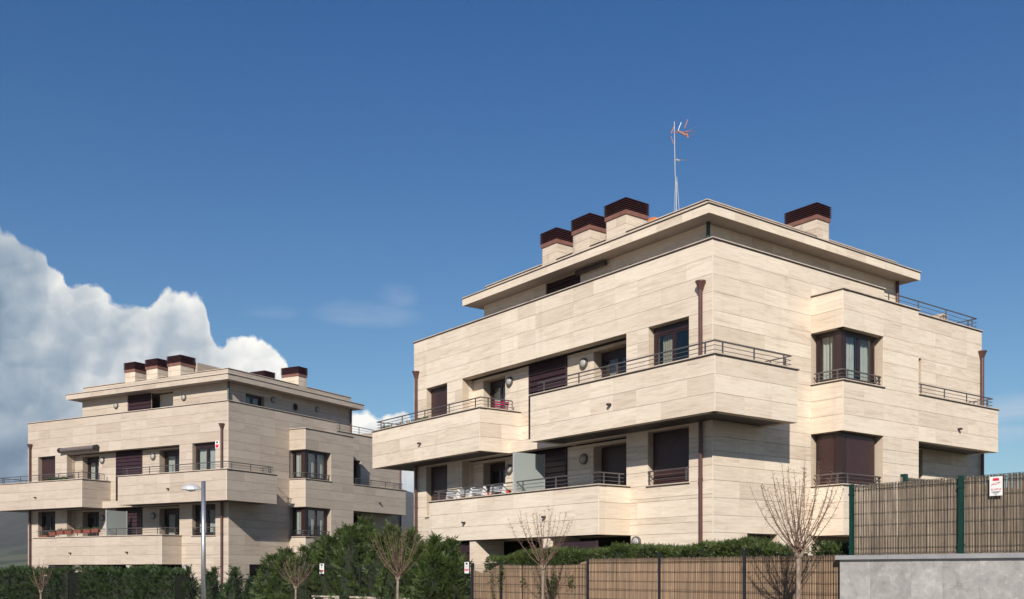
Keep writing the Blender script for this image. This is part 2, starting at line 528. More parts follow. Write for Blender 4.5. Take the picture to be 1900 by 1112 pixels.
class MB:
    def __init__(s):
        s.v = []
        s.f = []
        s.mi = []

    def quad_hex(s, p, mi=0):
        b = len(s.v)
        s.v += [tuple(x) for x in p]
        for f in ((0, 3, 2, 1), (4, 5, 6, 7), (0, 1, 5, 4), (1, 2, 6, 5), (2, 3, 7, 6), (3, 0, 4, 7)):
            s.f.append(tuple(b + i for i in f))
            s.mi.append(mi)

    def box(s, x0, x1, y0, y1, z0, z1, mi=0):
        if x0 > x1: x0, x1 = x1, x0
        if y0 > y1: y0, y1 = y1, y0
        if z0 > z1: z0, z1 = z1, z0
        s.quad_hex([(x0, y0, z0), (x1, y0, z0), (x1, y1, z0), (x0, y1, z0), (x0, y0, z1), (x1, y0, z1), (x1, y1, z1), (x0, y1, z1)], mi)

    def tube(s, pts, rad, n=6, cap=True, mi=0):
        pts = [Vector(p) for p in pts]
        if not isinstance(rad, (list, tuple)):
            rad = [rad] * len(pts)
        b = len(s.v)
        up = Vector((0.13, 0.31, 0.94))
        for i, p in enumerate(pts):
            d = (pts[min(i + 1, len(pts) - 1)] - pts[max(i - 1, 0)])
            if d.length < 1e-9:
                d = Vector((0, 0, 1))
            d.normalize()
            a = d.cross(up)
            if a.length < 0.05:
                a = d.cross(Vector((1, 0, 0)))
            a.normalize()
            c = d.cross(a)
            for k in range(n):
                t = 2 * math.pi * k / n
                s.v.append(tuple(p + (a * math.cos(t) + c * math.sin(t)) * rad[i]))
        for i in range(len(pts) - 1):
            for k in range(n):
                k2 = (k + 1) % n
                s.f.append((b + i * n + k, b + i * n + k2, b + (i + 1) * n + k2, b + (i + 1) * n + k))
                s.mi.append(mi)
        if cap:
            s.f.append(tuple(b + k for k in range(n))[::-1])
            s.f.append(tuple(b + (len(pts) - 1) * n + k for k in range(n)))
            s.mi += [mi, mi]

    def lathe(s, base, axis, prof, n=16, mi=0):
        """prof: list of (radius, distance along axis)"""
        base = Vector(base)
        ax = Vector(axis).normalized()
        a = ax.cross(Vector((0, 0, 1)))
        if a.length < 0.1:
            a = ax.cross(Vector((1, 0, 0)))
        a.normalize()
        c = ax.cross(a)
        b = len(s.v)
        for r_, h in prof:
            for k in range(n):
                t = 2 * math.pi * k / n
                s.v.append(tuple(base + ax * h + (a * math.cos(t) + c * math.sin(t)) * r_))
        for i in range(len(prof) - 1):
            for k in range(n):
                k2 = (k + 1) % n
                s.f.append((b + i * n + k, b + i * n + k2, b + (i + 1) * n + k2, b + (i + 1) * n + k))
                s.mi.append(mi)
        s.f.append(tuple(b + k for k in range(n))[::-1])
        s.f.append(tuple(b + (len(prof) - 1) * n + k for k in range(n)))
        s.mi += [mi, mi]

    def build(s, name, mat, parent=None, smooth=False, recalc=True):
        me = bpy.data.meshes.new(name)
        me.from_pydata(s.v, [], s.f)
        if isinstance(mat, (list, tuple)):
            for m in mat:
                me.materials.append(m)
            me.polygons.foreach_set('material_index', s.mi)
        else:
            me.materials.append(mat)
        if recalc and len(s.f) < 60000:
            import bmesh
            bm = bmesh.new()
            bm.from_mesh(me)
            bmesh.ops.recalc_face_normals(bm, faces=bm.faces)
            bm.to_mesh(me)
            bm.free()
        if smooth:
            me.polygons.foreach_set('use_smooth', [True] * len(me.polygons))
        me.update()
        o = bpy.data.objects.new(name, me)
        return link(o, parent)


_cubes = {}


def unit_cube(mat):
    if mat.name not in _cubes:
        m = MB()
        m.box(-0.5, 0.5, -0.5, 0.5, -0.5, 0.5)
        o = m.build('unit', mat)
        _cubes[mat.name] = o.data
        bpy.data.objects.remove(o)
    return _cubes[mat.name]


# ------------------------------------------------------------------ the two apartment buildings
F = 1835.0


class Frame:
    """local axes of a building: u runs along the street facade (left), v along the side facade"""
    def __init__(s, vl, px, d, dz):
        s.O = np.array([(px - 950) / F * d, d])
        a = np.array([vl - 950, F])
        s.u = a / np.linalg.norm(a)
        c = np.array([F * F / (950 - vl), F])
        s.v = c / np.linalg.norm(c)
        s.dz = dz
        s.ang = math.atan2(s.v[1], s.v[0])

    def w(s, u, v, z=0.0):
        p = s.O + s.u * u + s.v * v
        return (float(p[0]), float(p[1]), z + s.dz + EYE)


F1 = Frame(-436, 1322.5, 25.7, 0.0)
F2 = Frame(-2304, 423.5, 46.18, -0.69)

BASE = -1.70
LV = [-1.7, -1.25, -0.80, -0.35, 0.10, 0.56, 1.015, 1.468, 1.925, 2.38, 2.765, 3.145, 3.52, 3.90, 4.36, 4.82, 5.28, 5.66, 6.04, 6.42, 6.80, 7.28, 7.74, 8.20, 8.64, 9.0, 9.36, 9.72, 10.05, 10.47, 10.75, 11.03, 11.5]
GRID = 0.95


class Building:
    def __init__(s, fr, roof_lift=0.0, stone=None, back=None):
        s.stone = stone or STONE
        s.back = back or STONE_BACK
        s.fr = fr
        s.root = empty('apartment_building', fr.w(0, 0, BASE), fr.ang)
        s.rl = roof_lift
        s.panels = []      # (area weight, wall object, centre, size)

    # local coordinates: x = v, y = u, z above the base
    def bx(s, mb, u0, u1, v0, v1, z0, z1, mi=0):
        mb.box(v0, v1, u0, u1, z0 - BASE, z1 - BASE, mi)

    def P(s, u, v, z):
        return (v, u, z - BASE)

    def fbox(s, mb, o, pl, a0, a1, d0, d1, z0, z1, mi=0):
        """o='L': wall running along u at v=pl; o='R': wall running along v at u=pl; d is depth into the wall"""
        if o == 'L':
            s.bx(mb, a0, a1, pl + d0, pl + d1, z0, z1, mi)
        else:
            s.bx(mb, pl + d0, pl + d1, a0, a1, z0, z1, mi)

    def FP(s, o, pl, a, d, z):
        return s.P(a, pl + d, z) if o == 'L' else s.P(pl + d, a, z)

    def wall(s, o, pl, a0, a1, z0, z1, openings=(), thick=0.30, name='wall', levels=None, seed=0, parent=None, skin=True, grid=GRID, weight=1.0):
        """a backing wall with real openings, clad in separate stone slabs"""
        th = 0.03
        rr = random.Random(int(1000 * abs(pl) + 77 * a0 + 13 * z0) + seed)
        mb = MB()
        As = sorted({a0, a1} | {x for op in openings for x in op[:2] if a0 < x < a1})
        for i in range(len(As) - 1):
            p, q = As[i], As[i + 1]
            if o == 'L' and i == 0:
                p += th + 0.001
            holes = sorted([(max(op[2], z0), min(op[3], z1)) for op in openings if op[0] <= p + 0.04 and op[1] >= q - 1e-6])
            z = z0
            for h0, h1 in holes + [(z1, z1)]:
                if h0 - z > 0.005:
                    s.fbox(mb, o, pl, p, q, th, thick, z, h0)
                z = max(z, h1)
        w = mb.build(name, s.back, parent or s.root)
        if not skin:
            return w
        lv = [z for z in (levels or LV) if z0 + 0.06 < z < z1 - 0.06]
        lv = [z0] + lv + [z1]
        n = max(1, round((a1 - a0) / grid))
        base_grid = [a0 + (a1 - a0) * i / n for i in range(n + 1)]
        for k in range(len(lv) - 1):
            c0, c1 = lv[k], lv[k + 1]
            # split the course where an opening starts or ends inside it
            zs = sorted({c0, c1} | {z for op in openings for z in op[2:4] if c0 + 0.03 < z < c1 - 0.03})
            for zi in range(len(zs) - 1):
                za, zb = zs[zi], zs[zi + 1]
                cuts = [op for op in openings if op[2] < zb - 0.01 and op[3] > za + 0.01]
                sh = base_grid if k % 2 == 0 else [a0] + [x + (a1 - a0) / n / 2 * 0 for x in base_grid[1:-1]] + [a1]
                drop = set()
                i = 1
                while i < len(sh) - 1:
                    if rr.random() < 0.36:
                        drop.add(i)
                        i += 2
                    else:
                        i += 1
                g = [x for i, x in enumerate(sh) if i not in drop]
                g = sorted(set(g) | {x for op in cuts for x in op[:2] if a0 < x < a1})
                g2 = [g[0]]
                edges = {x for op in cuts for x in op[:2]}
                for x in g[1:]:
                    if x - g2[-1] < 0.14 and x not in edges and x != a1:
                        continue
                    if x - g2[-1] < 0.14 and g2[-1] not in edges and g2[-1] != a0:
                        g2.pop()
                    g2.append(x)
                for i in range(len(g2) - 1):
                    p, q = g2[i], g2[i + 1]
                    mid = (p + q) / 2
                    if any(op[0] < mid < op[1] for op in cuts):
                        continue
                    jh, jv = 0.0042, 0.0012
                    d = rr.uniform(-0.0012, 0.0012)
                    ca = (p + q) / 2
                    sa = (q - p) - 2 * jv
                    cz = (za + zb) / 2
                    sz = (zb - za) - 2 * jh
                    c = s.FP(o, pl, ca, th / 2 + d, cz)
                    size = (th, sa, sz) if o == 'L' else (sa, th, sz)
                    s.panels.append((sa * sz * weight, w, c, size))
        return w

    def arris(s, u, v, z0, z1):
        mb = MB()
        s.bx(mb, u - 0.004, u + 0.016, v - 0.004, v + 0.016, z0, z1)
        return mb.build('corner_bead', EDGE, s.root)

    def coping(s, pts, z, w0=0.04, inner=0.30, name='coping'):
        """stone coping with a dark drip strip beneath, along an open outline given as (u,v) runs: list of (o,pl,a0,a1)"""
        for o, pl, a0, a1 in pts:
            mb = MB()
            s.fbox(mb, o, pl, a0, a1, -w0, inner, z + 0.022, z + 0.05, 0)
            s.fbox(mb, o, pl, a0 + 0.001, a1 - 0.001, -w0 + 0.012, inner - 0.01, z, z + 0.021, 1)
            mb.build(name, [COPE, FLASH], s.root)

    def finish(s):
        s.panels.sort(key=lambda t: -t[0])
        for a, w, c, size in s.panels[:296]:
            o = bpy.data.objects.new('stone_panel', unit_cube(s.stone))
            o.location = c
            o.scale = size
            link(o, w)
        rest = s.panels[296:]
        if rest:
            mb = MB()
            for a, w, c, z in rest:
                mb.box(c[0] - z[0] / 2, c[0] + z[0] / 2, c[1] - z[1] / 2, c[1] + z[1] / 2, c[2] - z[2] / 2, c[2] + z[2] / 2)
            o = mb.build('stone_cladding', s.stone, s.root)
            o['kind'] = 'stuff'

    # ---- windows
    def window(s, o, pl, a0, a1, z0, z1, depth, kind='glass', leaves=2, curtain=True, shutter=0.0, room=0.9, box=True, margin=0.25, drape=False):
        fw = 0.065
        mb = MB()
        d0, d1 = depth, depth + 0.07
        s.fbox(mb, o, pl, a0, a0 + fw, d0, d1, z0, z1)
        s.fbox(mb, o, pl, a1 - fw, a1, d0, d1, z0, z1)
        topbox = 0.20 if box else fw
        s.fbox(mb, o, pl, a0 + fw, a1 - fw, d0 + 0.001, d1, z1 - topbox, z1)
        s.fbox(mb, o, pl, a0 + fw, a1 - fw, d0 + 0.001, d1, z0, z0 + fw)
        fr_ = mb.build('window', FRAMEM, s.root)
        L = (a1 - a0 - 2 * fw) / leaves
        for i in range(leaves):
            p = a0 + fw + i * L
            q = p + L
            m = MB()
            e0, e1 = d0 + 0.015, d0 + 0.065
            zb, zt = z0 + fw, z1 - topbox
            w = 0.055
            s.fbox(m, o, pl, p + .002, p + w, e0, e1, zb, zt)
            s.fbox(m, o, pl, q - w, q - .002, e0, e1, zb, zt)
            s.fbox(m, o, pl, p + w, q - w, e0, e1, zt - w, zt - .002)
            s.fbox(m, o, pl, p + w, q - w, e0, e1, zb + .002, zb + w)
            m.build('sash', FRAMEM, fr_)
            m = MB()
            s.fbox(m, o, pl, p + w, q - w, e0 + 0.020, e0 + 0.028, zb + w, zt - w)
            m.build('pane', GLASS, fr_)
        if curtain:
            m = MB()
            parts = [(a0 + fw + .03, a0 + (a1 - a0) * 0.48), (a0 + (a1 - a0) * 0.53, a1 - fw - .03)] if not drape else [(a0 + fw + .03, a0 + (a1 - a0) * 0.20), (a0 + (a1 - a0) * 0.55, a0 + (a1 - a0) * 0.86)]
            for p, q in parts:
                n = max(6, int((q - p) / 0.03))
                b_ = len(m.v)
                for i in range(n + 1):
                    a = p + (q - p) * i / n
                    dd = depth + 0.17 + 0.022 * math.sin(i * 1.9) + 0.01 * math.sin(i * 0.7)
                    m.v.append(s.FP(o, pl, a, dd, z0 + 0.07))
                    m.v.append(s.FP(o, pl, a, dd, z1 - topbox - 0.01))
                for i in range(n):
                    m.f.append((b_ + 2 * i, b_ + 2 * i + 2, b_ + 2 * i + 3, b_ + 2 * i + 1))
                    m.mi.append(0)
            m.build('curtain', DRAPE if drape else CURTAIN, fr_, recalc=False)
        if shutter > 0:
            m = MB()
            zt = z1 - (topbox if box else fw) + 0.0
            zb = z0 + (zt - z0) * (1 - shutter)
            n = max(3, int((zt - zb) / 0.05))
            h = (zt - zb) / n
            for i in range(n):
                za = zb + i * h
                s.fbox(m, o, pl, a0 + fw, a1 - fw, d0 - 0.012, d0 + 0.004, za, za + h * 0.80)
                s.fbox(m, o, pl, a0 + fw, a1 - fw, d0 - 0.004, d0 + 0.005, za + h * 0.80, za + h)
            m.build('roller_shutter', BROWN, fr_)
        # behind the window: one back sheet, painted near-black as the room's shade
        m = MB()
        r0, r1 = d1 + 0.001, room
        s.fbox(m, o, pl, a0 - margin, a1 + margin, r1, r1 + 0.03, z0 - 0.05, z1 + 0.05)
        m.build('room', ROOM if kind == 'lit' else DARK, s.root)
        return fr_

    def louvre_panel(s, o, pl, a0, a1, z0, z1, n, name='louvre_screen'):
        mb = MB()
        w = 0.05
        s.fbox(mb, o, pl, a0, a0 + w, -0.01, 0.06, z0, z1)
        s.fbox(mb, o, pl, a1 - w, a1, -0.01, 0.06, z0, z1)
        s.fbox(mb, o, pl, a0 + w, a1 - w, 0.055, 0.10, z0, z1)
        sc = mb.build(name, LOUV, s.root)
        h = (z1 - z0) / n
        base = None
        for i in range(n):
            z = z0 + i * h
            p = [s.FP(o, pl, a0 + w, -0.015, z + 0.010), s.FP(o, pl, a1 - w, -0.015, z + 0.010),
                 s.FP(o, pl, a1 - w, 0.010, z + 0.010), s.FP(o, pl, a0 + w, 0.010, z + 0.010),
                 s.FP(o, pl, a0 + w, 0.030, z + h * 0.94), s.FP(o, pl, a1 - w, 0.030, z + h * 0.94),
                 s.FP(o, pl, a1 - w, 0.052, z + h * 0.94), s.FP(o, pl, a0 + w, 0.052, z + h * 0.94)]
            m = MB()
            m.quad_hex(p)
            m.build('slat', LOUV, sc)
        return sc

    def railing(s, path, z, spacing=1.55, hooks=True, heights=(0.335, 0.225, 0.115), start_off=0.3):
        """path: (u,v) points"""
        def tube(m, pts, zz, r):
            m.tube([s.P(p[0], p[1], zz) for p in pts], r, 6)
        m = MB()
        tube(m, path, z + heights[0], 0.021)
        top = m.build('railing', RAILM, s.root)
        for h in heights[1:]:
            m = MB()
            tube(m, path, z + h, 0.009)
            m.build('rail', RAILM, top)
        for i in range(len(path) - 1):
            a, b_ = Vector(path[i]), Vector(path[i + 1])
            L = (b_ - a).length
            if L < 0.5:
                ts = [L * 0.5]
            else:
                n = max(1, int(round((L - 2 * start_off) / spacing)))
                ts = [start_off + (L - 2 * start_off) * k / n for k in range(n + 1)] if L > 1.2 else [start_off * 0.6, L - start_off * 0.6]
            d = (b_ - a).normalized()
            for t in ts:
                p = a + d * t
                m = MB()
                for off in (-0.013, 0.013):
                    q = p + d * off
                    m.box(q.y - 0.010, q.y + 0.010, q.x - 0.008, q.x + 0.008, z - BASE + 0.03, z - BASE + heights[0] - 0.012)
                m.build('railing_post', RAILM, top)
        return top

    def wall_lamp(s, o, pl, a, z, r=0.17):
        ax = Vector(s.FP(o, pl, a, -1, z)) - Vector(s.FP(o, pl, a, 0, z))
        b0 = s.FP(o, pl, a, 0, z)
        m = MB()
        m.lathe(b0, ax, [(r, 0), (r, 0.05), (r * 0.93, 0.075), (r * 0.80, 0.078), (r * 0.78, 0.05)], 20)
        w = m.build('wall_lamp', RAILM, s.root, smooth=False)
        m = MB()
        m.lathe(b0, ax, [(r * 0.775, 0.045), (r * 0.77, 0.07), (r * 0.6, 0.10), (r * 0.3, 0.118), (0.01, 0.122)], 20)
        m.build('lamp_glass', LENS, w, smooth=True)

    def spout(s, o, pl, a, z):
        m = MB()
        p0 = s.FP(o, pl, a, 0.02, z)
        p1 = s.FP(o, pl, a, -0.12, z - 0.005)
        m.box(min(p0[0], p1[0]) - (0.04 if o == 'R' else 0), max(p0[0], p1[0]) + (0.04 if o == 'R' else 0),
              min(p0[1], p1[1]) - (0.04 if o == 'L' else 0), max(p0[1], p1[1]) + (0.04 if o == 'L' else 0), p0[2] - 0.03, p0[2] + 0.03)
        m.build('drain_spout', BROWN, s.root)

    def downpipe(s, u, v, ztop, zbot=BASE, hopper=True, r=0.055, mat=None):
        m = MB()
        p = s.P(u, v, 0)
        m.tube([(p[0], p[1], zbot - BASE), (p[0], p[1], ztop - BASE)], r, 10)
        pi = m.build('drainpipe', mat or PIPE, s.root, smooth=False)
        if hopper:
            m = MB()
            q = 0.13
            z = ztop - BASE
            m.lathe((p[0], p[1], z - 0.02), (0, 0, 1), [(r * 1.05, 0), (r * 1.4, 0.06), (q, 0.20), (q + 0.012, 0.205), (q + 0.012, 0.24), (q - .02, 0.24), (q - 0.03, 0.21)], 14)
            m.build('hopper', PIPE, pi)
            for zz in (1.2, 4.1, 7.0):
                if zbot - BASE < zz < z:
                    m = MB()
                    m.lathe((p[0], p[1], zz), (0, 0, 1), [(r + 0.01, 0), (r + 0.01, 0.05)], 10)
                    m.build('pipe_clamp', PIPE, pi)
        return pi

    def chimney(s, u0, u1, v0, v1, zb, zs, zt):
        m = MB()
        s.bx(m, u0 + 0.03, u1 - 0.03, v0 + 0.03, v1 - 0.03, zb, zs)
        c = m.build('chimney', s.back, s.root)
        # stone courses
        for (o, pl, a0, a1) in (('L', v0, u0, u1), ('R', u0, v0, v1)):
            lv = [zb, (zb + zs) / 2, zs]
            for i in range(2):
                mid = (a0 + a1) / 2
                for p, q in ((a0, mid), (mid, a1)):
                    cc = s.FP(o, pl, (p + q) / 2, 0.015, (lv[i] + lv[i + 1]) / 2)
                    sz = lv[i + 1] - lv[i] - 0.010
                    sa = q - p - 0.004
                    size = (0.03, sa, sz) if o == 'L' else (sa, 0.03, sz)
                    ob = bpy.data.objects.new('stone_panel', unit_cube(STAINED))
                    ob.location = cc
                    ob.scale = size
                    link(ob, c)
        for (o, pl, a0, a1) in (('L', v1, u0, u1), ('R', u1, v0, v1)):
            m = MB()
            s.fbox(m, o, pl, a0, a1, -0.029, 0.0, zb, zs)
            m.build('stone_face', STAINED, c)
        m = MB()
        e = 0.035
        s.bx(m, u0 - e, u1 + e, v0 - e, v1 + e, zs, zs + 0.13, 0)
        cw = m.build('cowl', COWLPLATE, c)
        m = MB()
        s.bx(m, u0 + 0.06, u1 - 0.06, v0 + 0.06, v1 - 0.06, zs + 0.13, zt - 0.02)
        m.build('cowl_core', DARK, c)
        n = 6
        h = (zt - zs - 0.13) / n
        for i in range(n):
            z = zs + 0.13 + i * h
            g = 0.065
            m = MB()
            lo, hi = z + h * 0.30, z + h * 0.98
            a = [s.P(u0 - g, v0 - g, lo), s.P(u0 - g, v1 + g, lo), s.P(u1 + g, v1 + g, lo), s.P(u1 + g, v0 - g, lo)]
            k = g - 0.035
            t = [s.P(u0 - k, v0 - k, hi), s.P(u0 - k, v1 + k, hi), s.P(u1 + k, v1 + k, hi), s.P(u1 + k, v0 - k, hi)]
            m.quad_hex(a + t)
            m.build('cowl_slat', COWL, c)
        return c


def make_building(fr, second=False):
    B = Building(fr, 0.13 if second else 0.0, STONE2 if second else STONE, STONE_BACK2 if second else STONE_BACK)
    r = B.root
    UL, VR = 14.83, 13.66
    wt = 1.0
    # --- street facade (v = 0)
    wA2 = (0.83, 2.36, 4.25, 6.79)
    wC2 = (12.54, 13.97, 4.25, 6.79)
    strip2 = (3.23, 11.60, 4.25, 6.79)
    wA1 = (0.83, 2.37, 2.38, 3.87)
    wC1 = (12.54, 13.97, 2.02, 3.87)
    strip1 = (3.23, 11.60, 1.30, 3.895)
    g1 = (3.05, 6.62, BASE, 1.0)
    g2 = (7.02, 10.50, BASE, 1.0)
    g3 = (11.2, 13.2, BASE, 0.62)
    B.wall('L', 0.0, 0.0, UL, BASE, 8.64, [wA2, wC2, strip2, wA1, wC1, strip1, g1, g2, g3], name='street_wall')
    # hidden-side and rear walls so the block is closed
    m = MB()
    B.bx(m, UL - 0.3, UL, 0.31, 12.0, BASE, 8.60)
    B.bx(m, 0.31, UL - 0.31, 11.7, 12.0, BASE, 8.60)
    m.build('rear_wall', B.back, r)
    # --- recessed balcony wall (v = 0.5) on both floors
    VB = 0.5
    for z0, z1, zfl in ((4.20, 6.785, 4.20), (1.30, 3.89, 1.30)):
        dB = (3.60, 5.20, z0, z1 - 0.10)
        dL = (9.70, 11.00, z0, z1 - 0.10)
        B.wall('L', VB, 3.23, 6.42, z0, z1, [dB], thick=0.42, name='balcony_wall')
        B.wall('L', VB, 8.36, 11.60, z0, z1, [dL], thick=0.42, name='balcony_wall')
        # reveals
        for (o, pl, a0, a1) in (('R', 11.60, 0.301, VB + 0.03),):
            B.wall(o, pl, a0, a1, z0, z1, thick=0.25, name='balcony_reveal', grid=3.0)
        B.louvre_panel('L', VB - 0.04, 6.43, 8.35, z0, z1, 14)
    # unseen black slabs, added between storeys to stop light leaking
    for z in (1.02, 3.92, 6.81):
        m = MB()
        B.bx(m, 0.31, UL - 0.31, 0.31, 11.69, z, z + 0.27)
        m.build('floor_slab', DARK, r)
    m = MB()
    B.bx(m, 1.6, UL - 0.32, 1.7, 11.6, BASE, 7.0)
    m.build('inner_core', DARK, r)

    # windows of the street facade
    B.window('L', 0.0, 0.83, 2.33, 4.22, 6.775, 0.20, curtain=True, drape=not second, box=True, shutter=0.0)
    B.window('L', 0.0, 12.56, 13.95, 4.22, 6.775, 0.22, shutter=0.50 if second else 0.93, curtain=second)
    B.window('L', 0.0, 0.85, 2.35, 2.39, 3.86, 0.20, shutter=0.0 if second else 1.0, curtain=second, box=second)
    B.window('L', 0.0, 12.56, 13.95, 2.03, 3.86, 0.22, shutter=0.0 if second else 1.0, curtain=False, box=second)
    # doors in the recess
    B.window('L', VB, 3.62, 5.16, 4.75, 6.66, 0.30, curtain=True, box=True, drape=not second)
    B.window('L', VB, 9.72, 10.98, 4.75, 6.66, 0.30, curtain=True, box=True, leaves=2)
    B.window('L', VB, 3.62, 5.16, 1.86, 3.76, 0.30, shutter=0.0 if second else 1.0, curtain=second, box=second)
    B.window('L', VB, 9.72, 10.98, 1.86, 3.76, 0.30, curtain=False, box=True)
    # lamps beside them
    B.wall_lamp('L', VB, 5.62, 6.40)
    B.wall_lamp('L', VB, 9.42, 6.42)
    B.wall_lamp('L', VB, 5.62, 3.45)
    B.wall_lamp('L', VB, 9.42, 3.45)
    B.wall_lamp('L', 0.0, 2.80, 0.82)

    # --- side facade (u = 0)
    nich2 = (9.0, 9.90, 4.25, 6.79)
    nich1 = (9.0, 9.95, 1.30, 3.88)
    gR = (1.37, 2.66, 0.20, 1.0)
    B.wall('R', 0.0, 0.031, 4.15, BASE, 8.64, [gR], name='side_wall')
    B.wall('R', 0.0, 4.15, 7.80, 7.80, 8.64, name='side_wall', seed=3)
    B.wall('R', 0.0, 7.80, VR, BASE, 8.20, [nich2, nich1], name='side_wall', seed=5)
    m = MB()
    B.bx(m, 0.05, 0.30, 4.15, 7.8, BASE, 7.80)
    B.bx(m, 0.03, 3.0, VR - 0.3, VR, BASE, 8.19)
    B.bx(m, 2.7, 3.0, 11.7, VR - 0.3, BASE, 8.19)
    m.build('rear_wall', B.back, r)
    B.window('R', 0.0, 1.40, 2.63, 0.22, 0.99, 0.25, curtain=False, box=False)
    B.window('R', 0.0, 9.02, 9.88, 4.26, 6.78, 0.26, curtain=False, box=False, leaves=1)
    B.window('R', 0.0, 9.02, 9.93, 1.31, 3.87, 0.26, curtain=False, box=False, leaves=1)

    # --- projecting bay with corner windows
    PB = -1.05
    b0, bw, b1 = 4.15, 6.12, 7.95
    for z0, z1 in ((1.0, 2.38), (3.90, 5.28), (6.77, 7.80)):
        B.wall('L', b0, PB, -0.001, z0, z1, thick=0.2, name='bay_wall', grid=1.2)
        B.wall('R', PB, b0 + 0.031, bw, z0, z1, thick=0.25, name='bay_wall')
        B.arris(PB, b0, z0, z1)
        m = MB()
        B.bx(m, PB + 0.2, 0.0, b0 + 0.2, bw, z0, z0 + 0.12)
        B.bx(m, PB + 0.2, 0.0, b0 + 0.2, bw, z1 - 0.12, z1 - 0.01)
        m.build('bay_slab', EAVE, r)
    B.wall('R', PB, bw, b1, 1.0, 7.80, thick=0.25, name='bay_wall')
    m = MB()
    B.bx(m, PB + 0.03, 0.04, b1 - 0.25, b1, 1.0, 7.80)
    B.bx(m, PB + 0.26, 0.04, bw + 0.001, bw + 0.2, 2.38, 3.9)
    B.bx(m, PB + 0.26, 0.04, bw + 0.001, bw + 0.2, 5.28, 6.77)
    B.bx(m, PB + 0.05, 0.04, bw, b1 - 0.25, 0.98, 1.12)
    m.build('bay_cheek', B.back, r)
    rec = 0.20
    for z0, z1, closed in ((2.43, 3.89, not second), (5.33, 6.76, False)):
        lu0, lu1 = PB + rec, -0.02      # window run on the left-facing side
        rv0, rv1 = b0 + rec, bw - 0.16
        # corner post and frames
        m = MB()
        B.bx(m, PB + rec - 0.01, PB + rec + 0.17, b0 + rec - 0.01, b0 + rec + 0.17, z0, z1)
        m.build('corner_post', FRAMEM, r)
        B.window('L', b0, PB + rec + 0.17, -0.03, z0, z1, rec + 0.02, curtain=not closed, shutter=1.0 if closed else 0.0, leaves=1, box=False, room=1.2, margin=0.0)
        B.window('R', PB, b0 + rec + 0.17, bw - 0.12, z0, z1, rec + 0.02, curtain=not closed, shutter=1.0 if closed else 0.0, leaves=2, box=False, room=0.95, margin=-0.2)
        m = MB()
        B.bx(m, PB + rec, 0.0, b0 + rec, bw, z1 - 0.0, z1 + 0.02)
        m.build('window_head', BROWN, r)
        B.coping([('L', b0, PB - 0.04, -0.002), ('R', PB, b0 + 0.27, bw + 0.03)], z0 - 0.051, inner=0.26)
        B.railing([(-0.05, b0 + 0.09), (PB + 0.09, b0 + 0.09), (PB + 0.09, bw - 0.02), (PB + 0.19, bw + 0.0)], z0 - 0.02, heights=(0.31, 0.20, 0.10), start_off=0.25)
    B.coping([('L', b0, PB - 0.04, -0.002), ('R', PB, b0 + 0.27, b1 + 0.03)], 7.80, inner=0.26)
    m = MB()
    B.bx(m, PB + 0.22, 0.0, b0 + 0.22, b1 - 0.02, 7.70, 7.79)
    m.build('bay_roof', COPE, r)

    # --- balcony boxes
    def box_balcony(o_runs, z0, z1, arr, soff, cop, name='balcony_parapet'):
        for (o, pl, a0, a1) in o_runs:
            B.wall(o, pl, a0, a1, z0, z1, thick=0.22, name=name)
        for (u, v) in arr:
            B.arris(u, v, z0, z1)
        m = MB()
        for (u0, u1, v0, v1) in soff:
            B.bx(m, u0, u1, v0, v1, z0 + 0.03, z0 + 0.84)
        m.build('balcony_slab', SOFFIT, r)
        B.coping(cop, z1, inner=0.26)

    # large second-floor balcony, round the corner
    U0, V0 = -1.13, -1.20
    box_balcony([('L', V0, U0, 6.15), ('R', U0, V0 + 0.031, 2.03)], 3.90, 5.28, [(U0, V0)],
                [(U0 + 0.22, 6.15, V0 + 0.22, 0.0), (U0 + 0.22, 0.0, 0.0, 2.03), (3.24, 6.15, 0.0, 0.5)],
                [('L', V0, U0 - 0.04, 6.19), ('R', U0, V0 + 0.27, 2.07)])
    m = MB()
    B.bx(m, 5.95, 6.149, V0 + 0.221, 0.5, 3.91, 5.27)
    m.build('balcony_end', B.back, r)
    m = MB()
    B.bx(m, U0 + 0.221, -0.001, 1.83, 2.029, 3.91, 5.27)
    m.build('balcony_end', B.back, r)
    B.railing([(5.95, V0 + 0.13), (U0 + 0.13, V0 + 0.13), (U0 + 0.13, 1.92), (-0.15, 1.92)], 5.33)
    # small second-floor balcony wrapping the far end
    box_balcony([('L', V0, 8.80, 15.88), ('R', 8.80, V0 + 0.031, 0.499)], 3.90, 5.28, [(8.80, V0)],
                [(9.02, 15.86, V0 + 0.22, 0.0), (9.02, 11.59, 0.0, 0.5), (14.84, 15.66, 0.0, 4.0)],
                [('L', V0, 8.76, 15.92), ('R', 8.80, V0 + 0.27, 0.46)])
    m = MB()
    B.bx(m, 15.66, 15.879, V0 + 0.221, 4.0, 3.91, 5.27)
    m.build('balcony_end', B.back, r)
    B.railing([(15.75, 1.5), (15.75, V0 + 0.13), (8.93, V0 + 0.13), (8.93, 0.20), (9.05, 0.32)], 5.33)
    # first-floor balcony
    uE = 12.65 if second else 11.85
    box_balcony([('L', V0, 3.08, uE), ('R', 3.08, V0 + 0.031, -0.001)], 1.015, 2.38, [(3.08, V0)],
                [(3.30, uE, V0 + 0.22, 0.0), (3.30, 11.59, 0.0, 0.5)],
                [('L', V0, 3.04, uE + 0.04), ('R', 3.08, V0 + 0.27, -0.02)])
    m = MB()
    B.bx(m, uE - 0.2, uE - 0.001, V0 + 0.221, -0.001, 1.02, 2.375)
    m.build('balcony_end', B.back, r)
    B.railing([(uE - 0.12, -0.12), (uE - 0.12, V0 + 0.13), (3.21, V0 + 0.13), (3.21, -0.12)], 2.43)
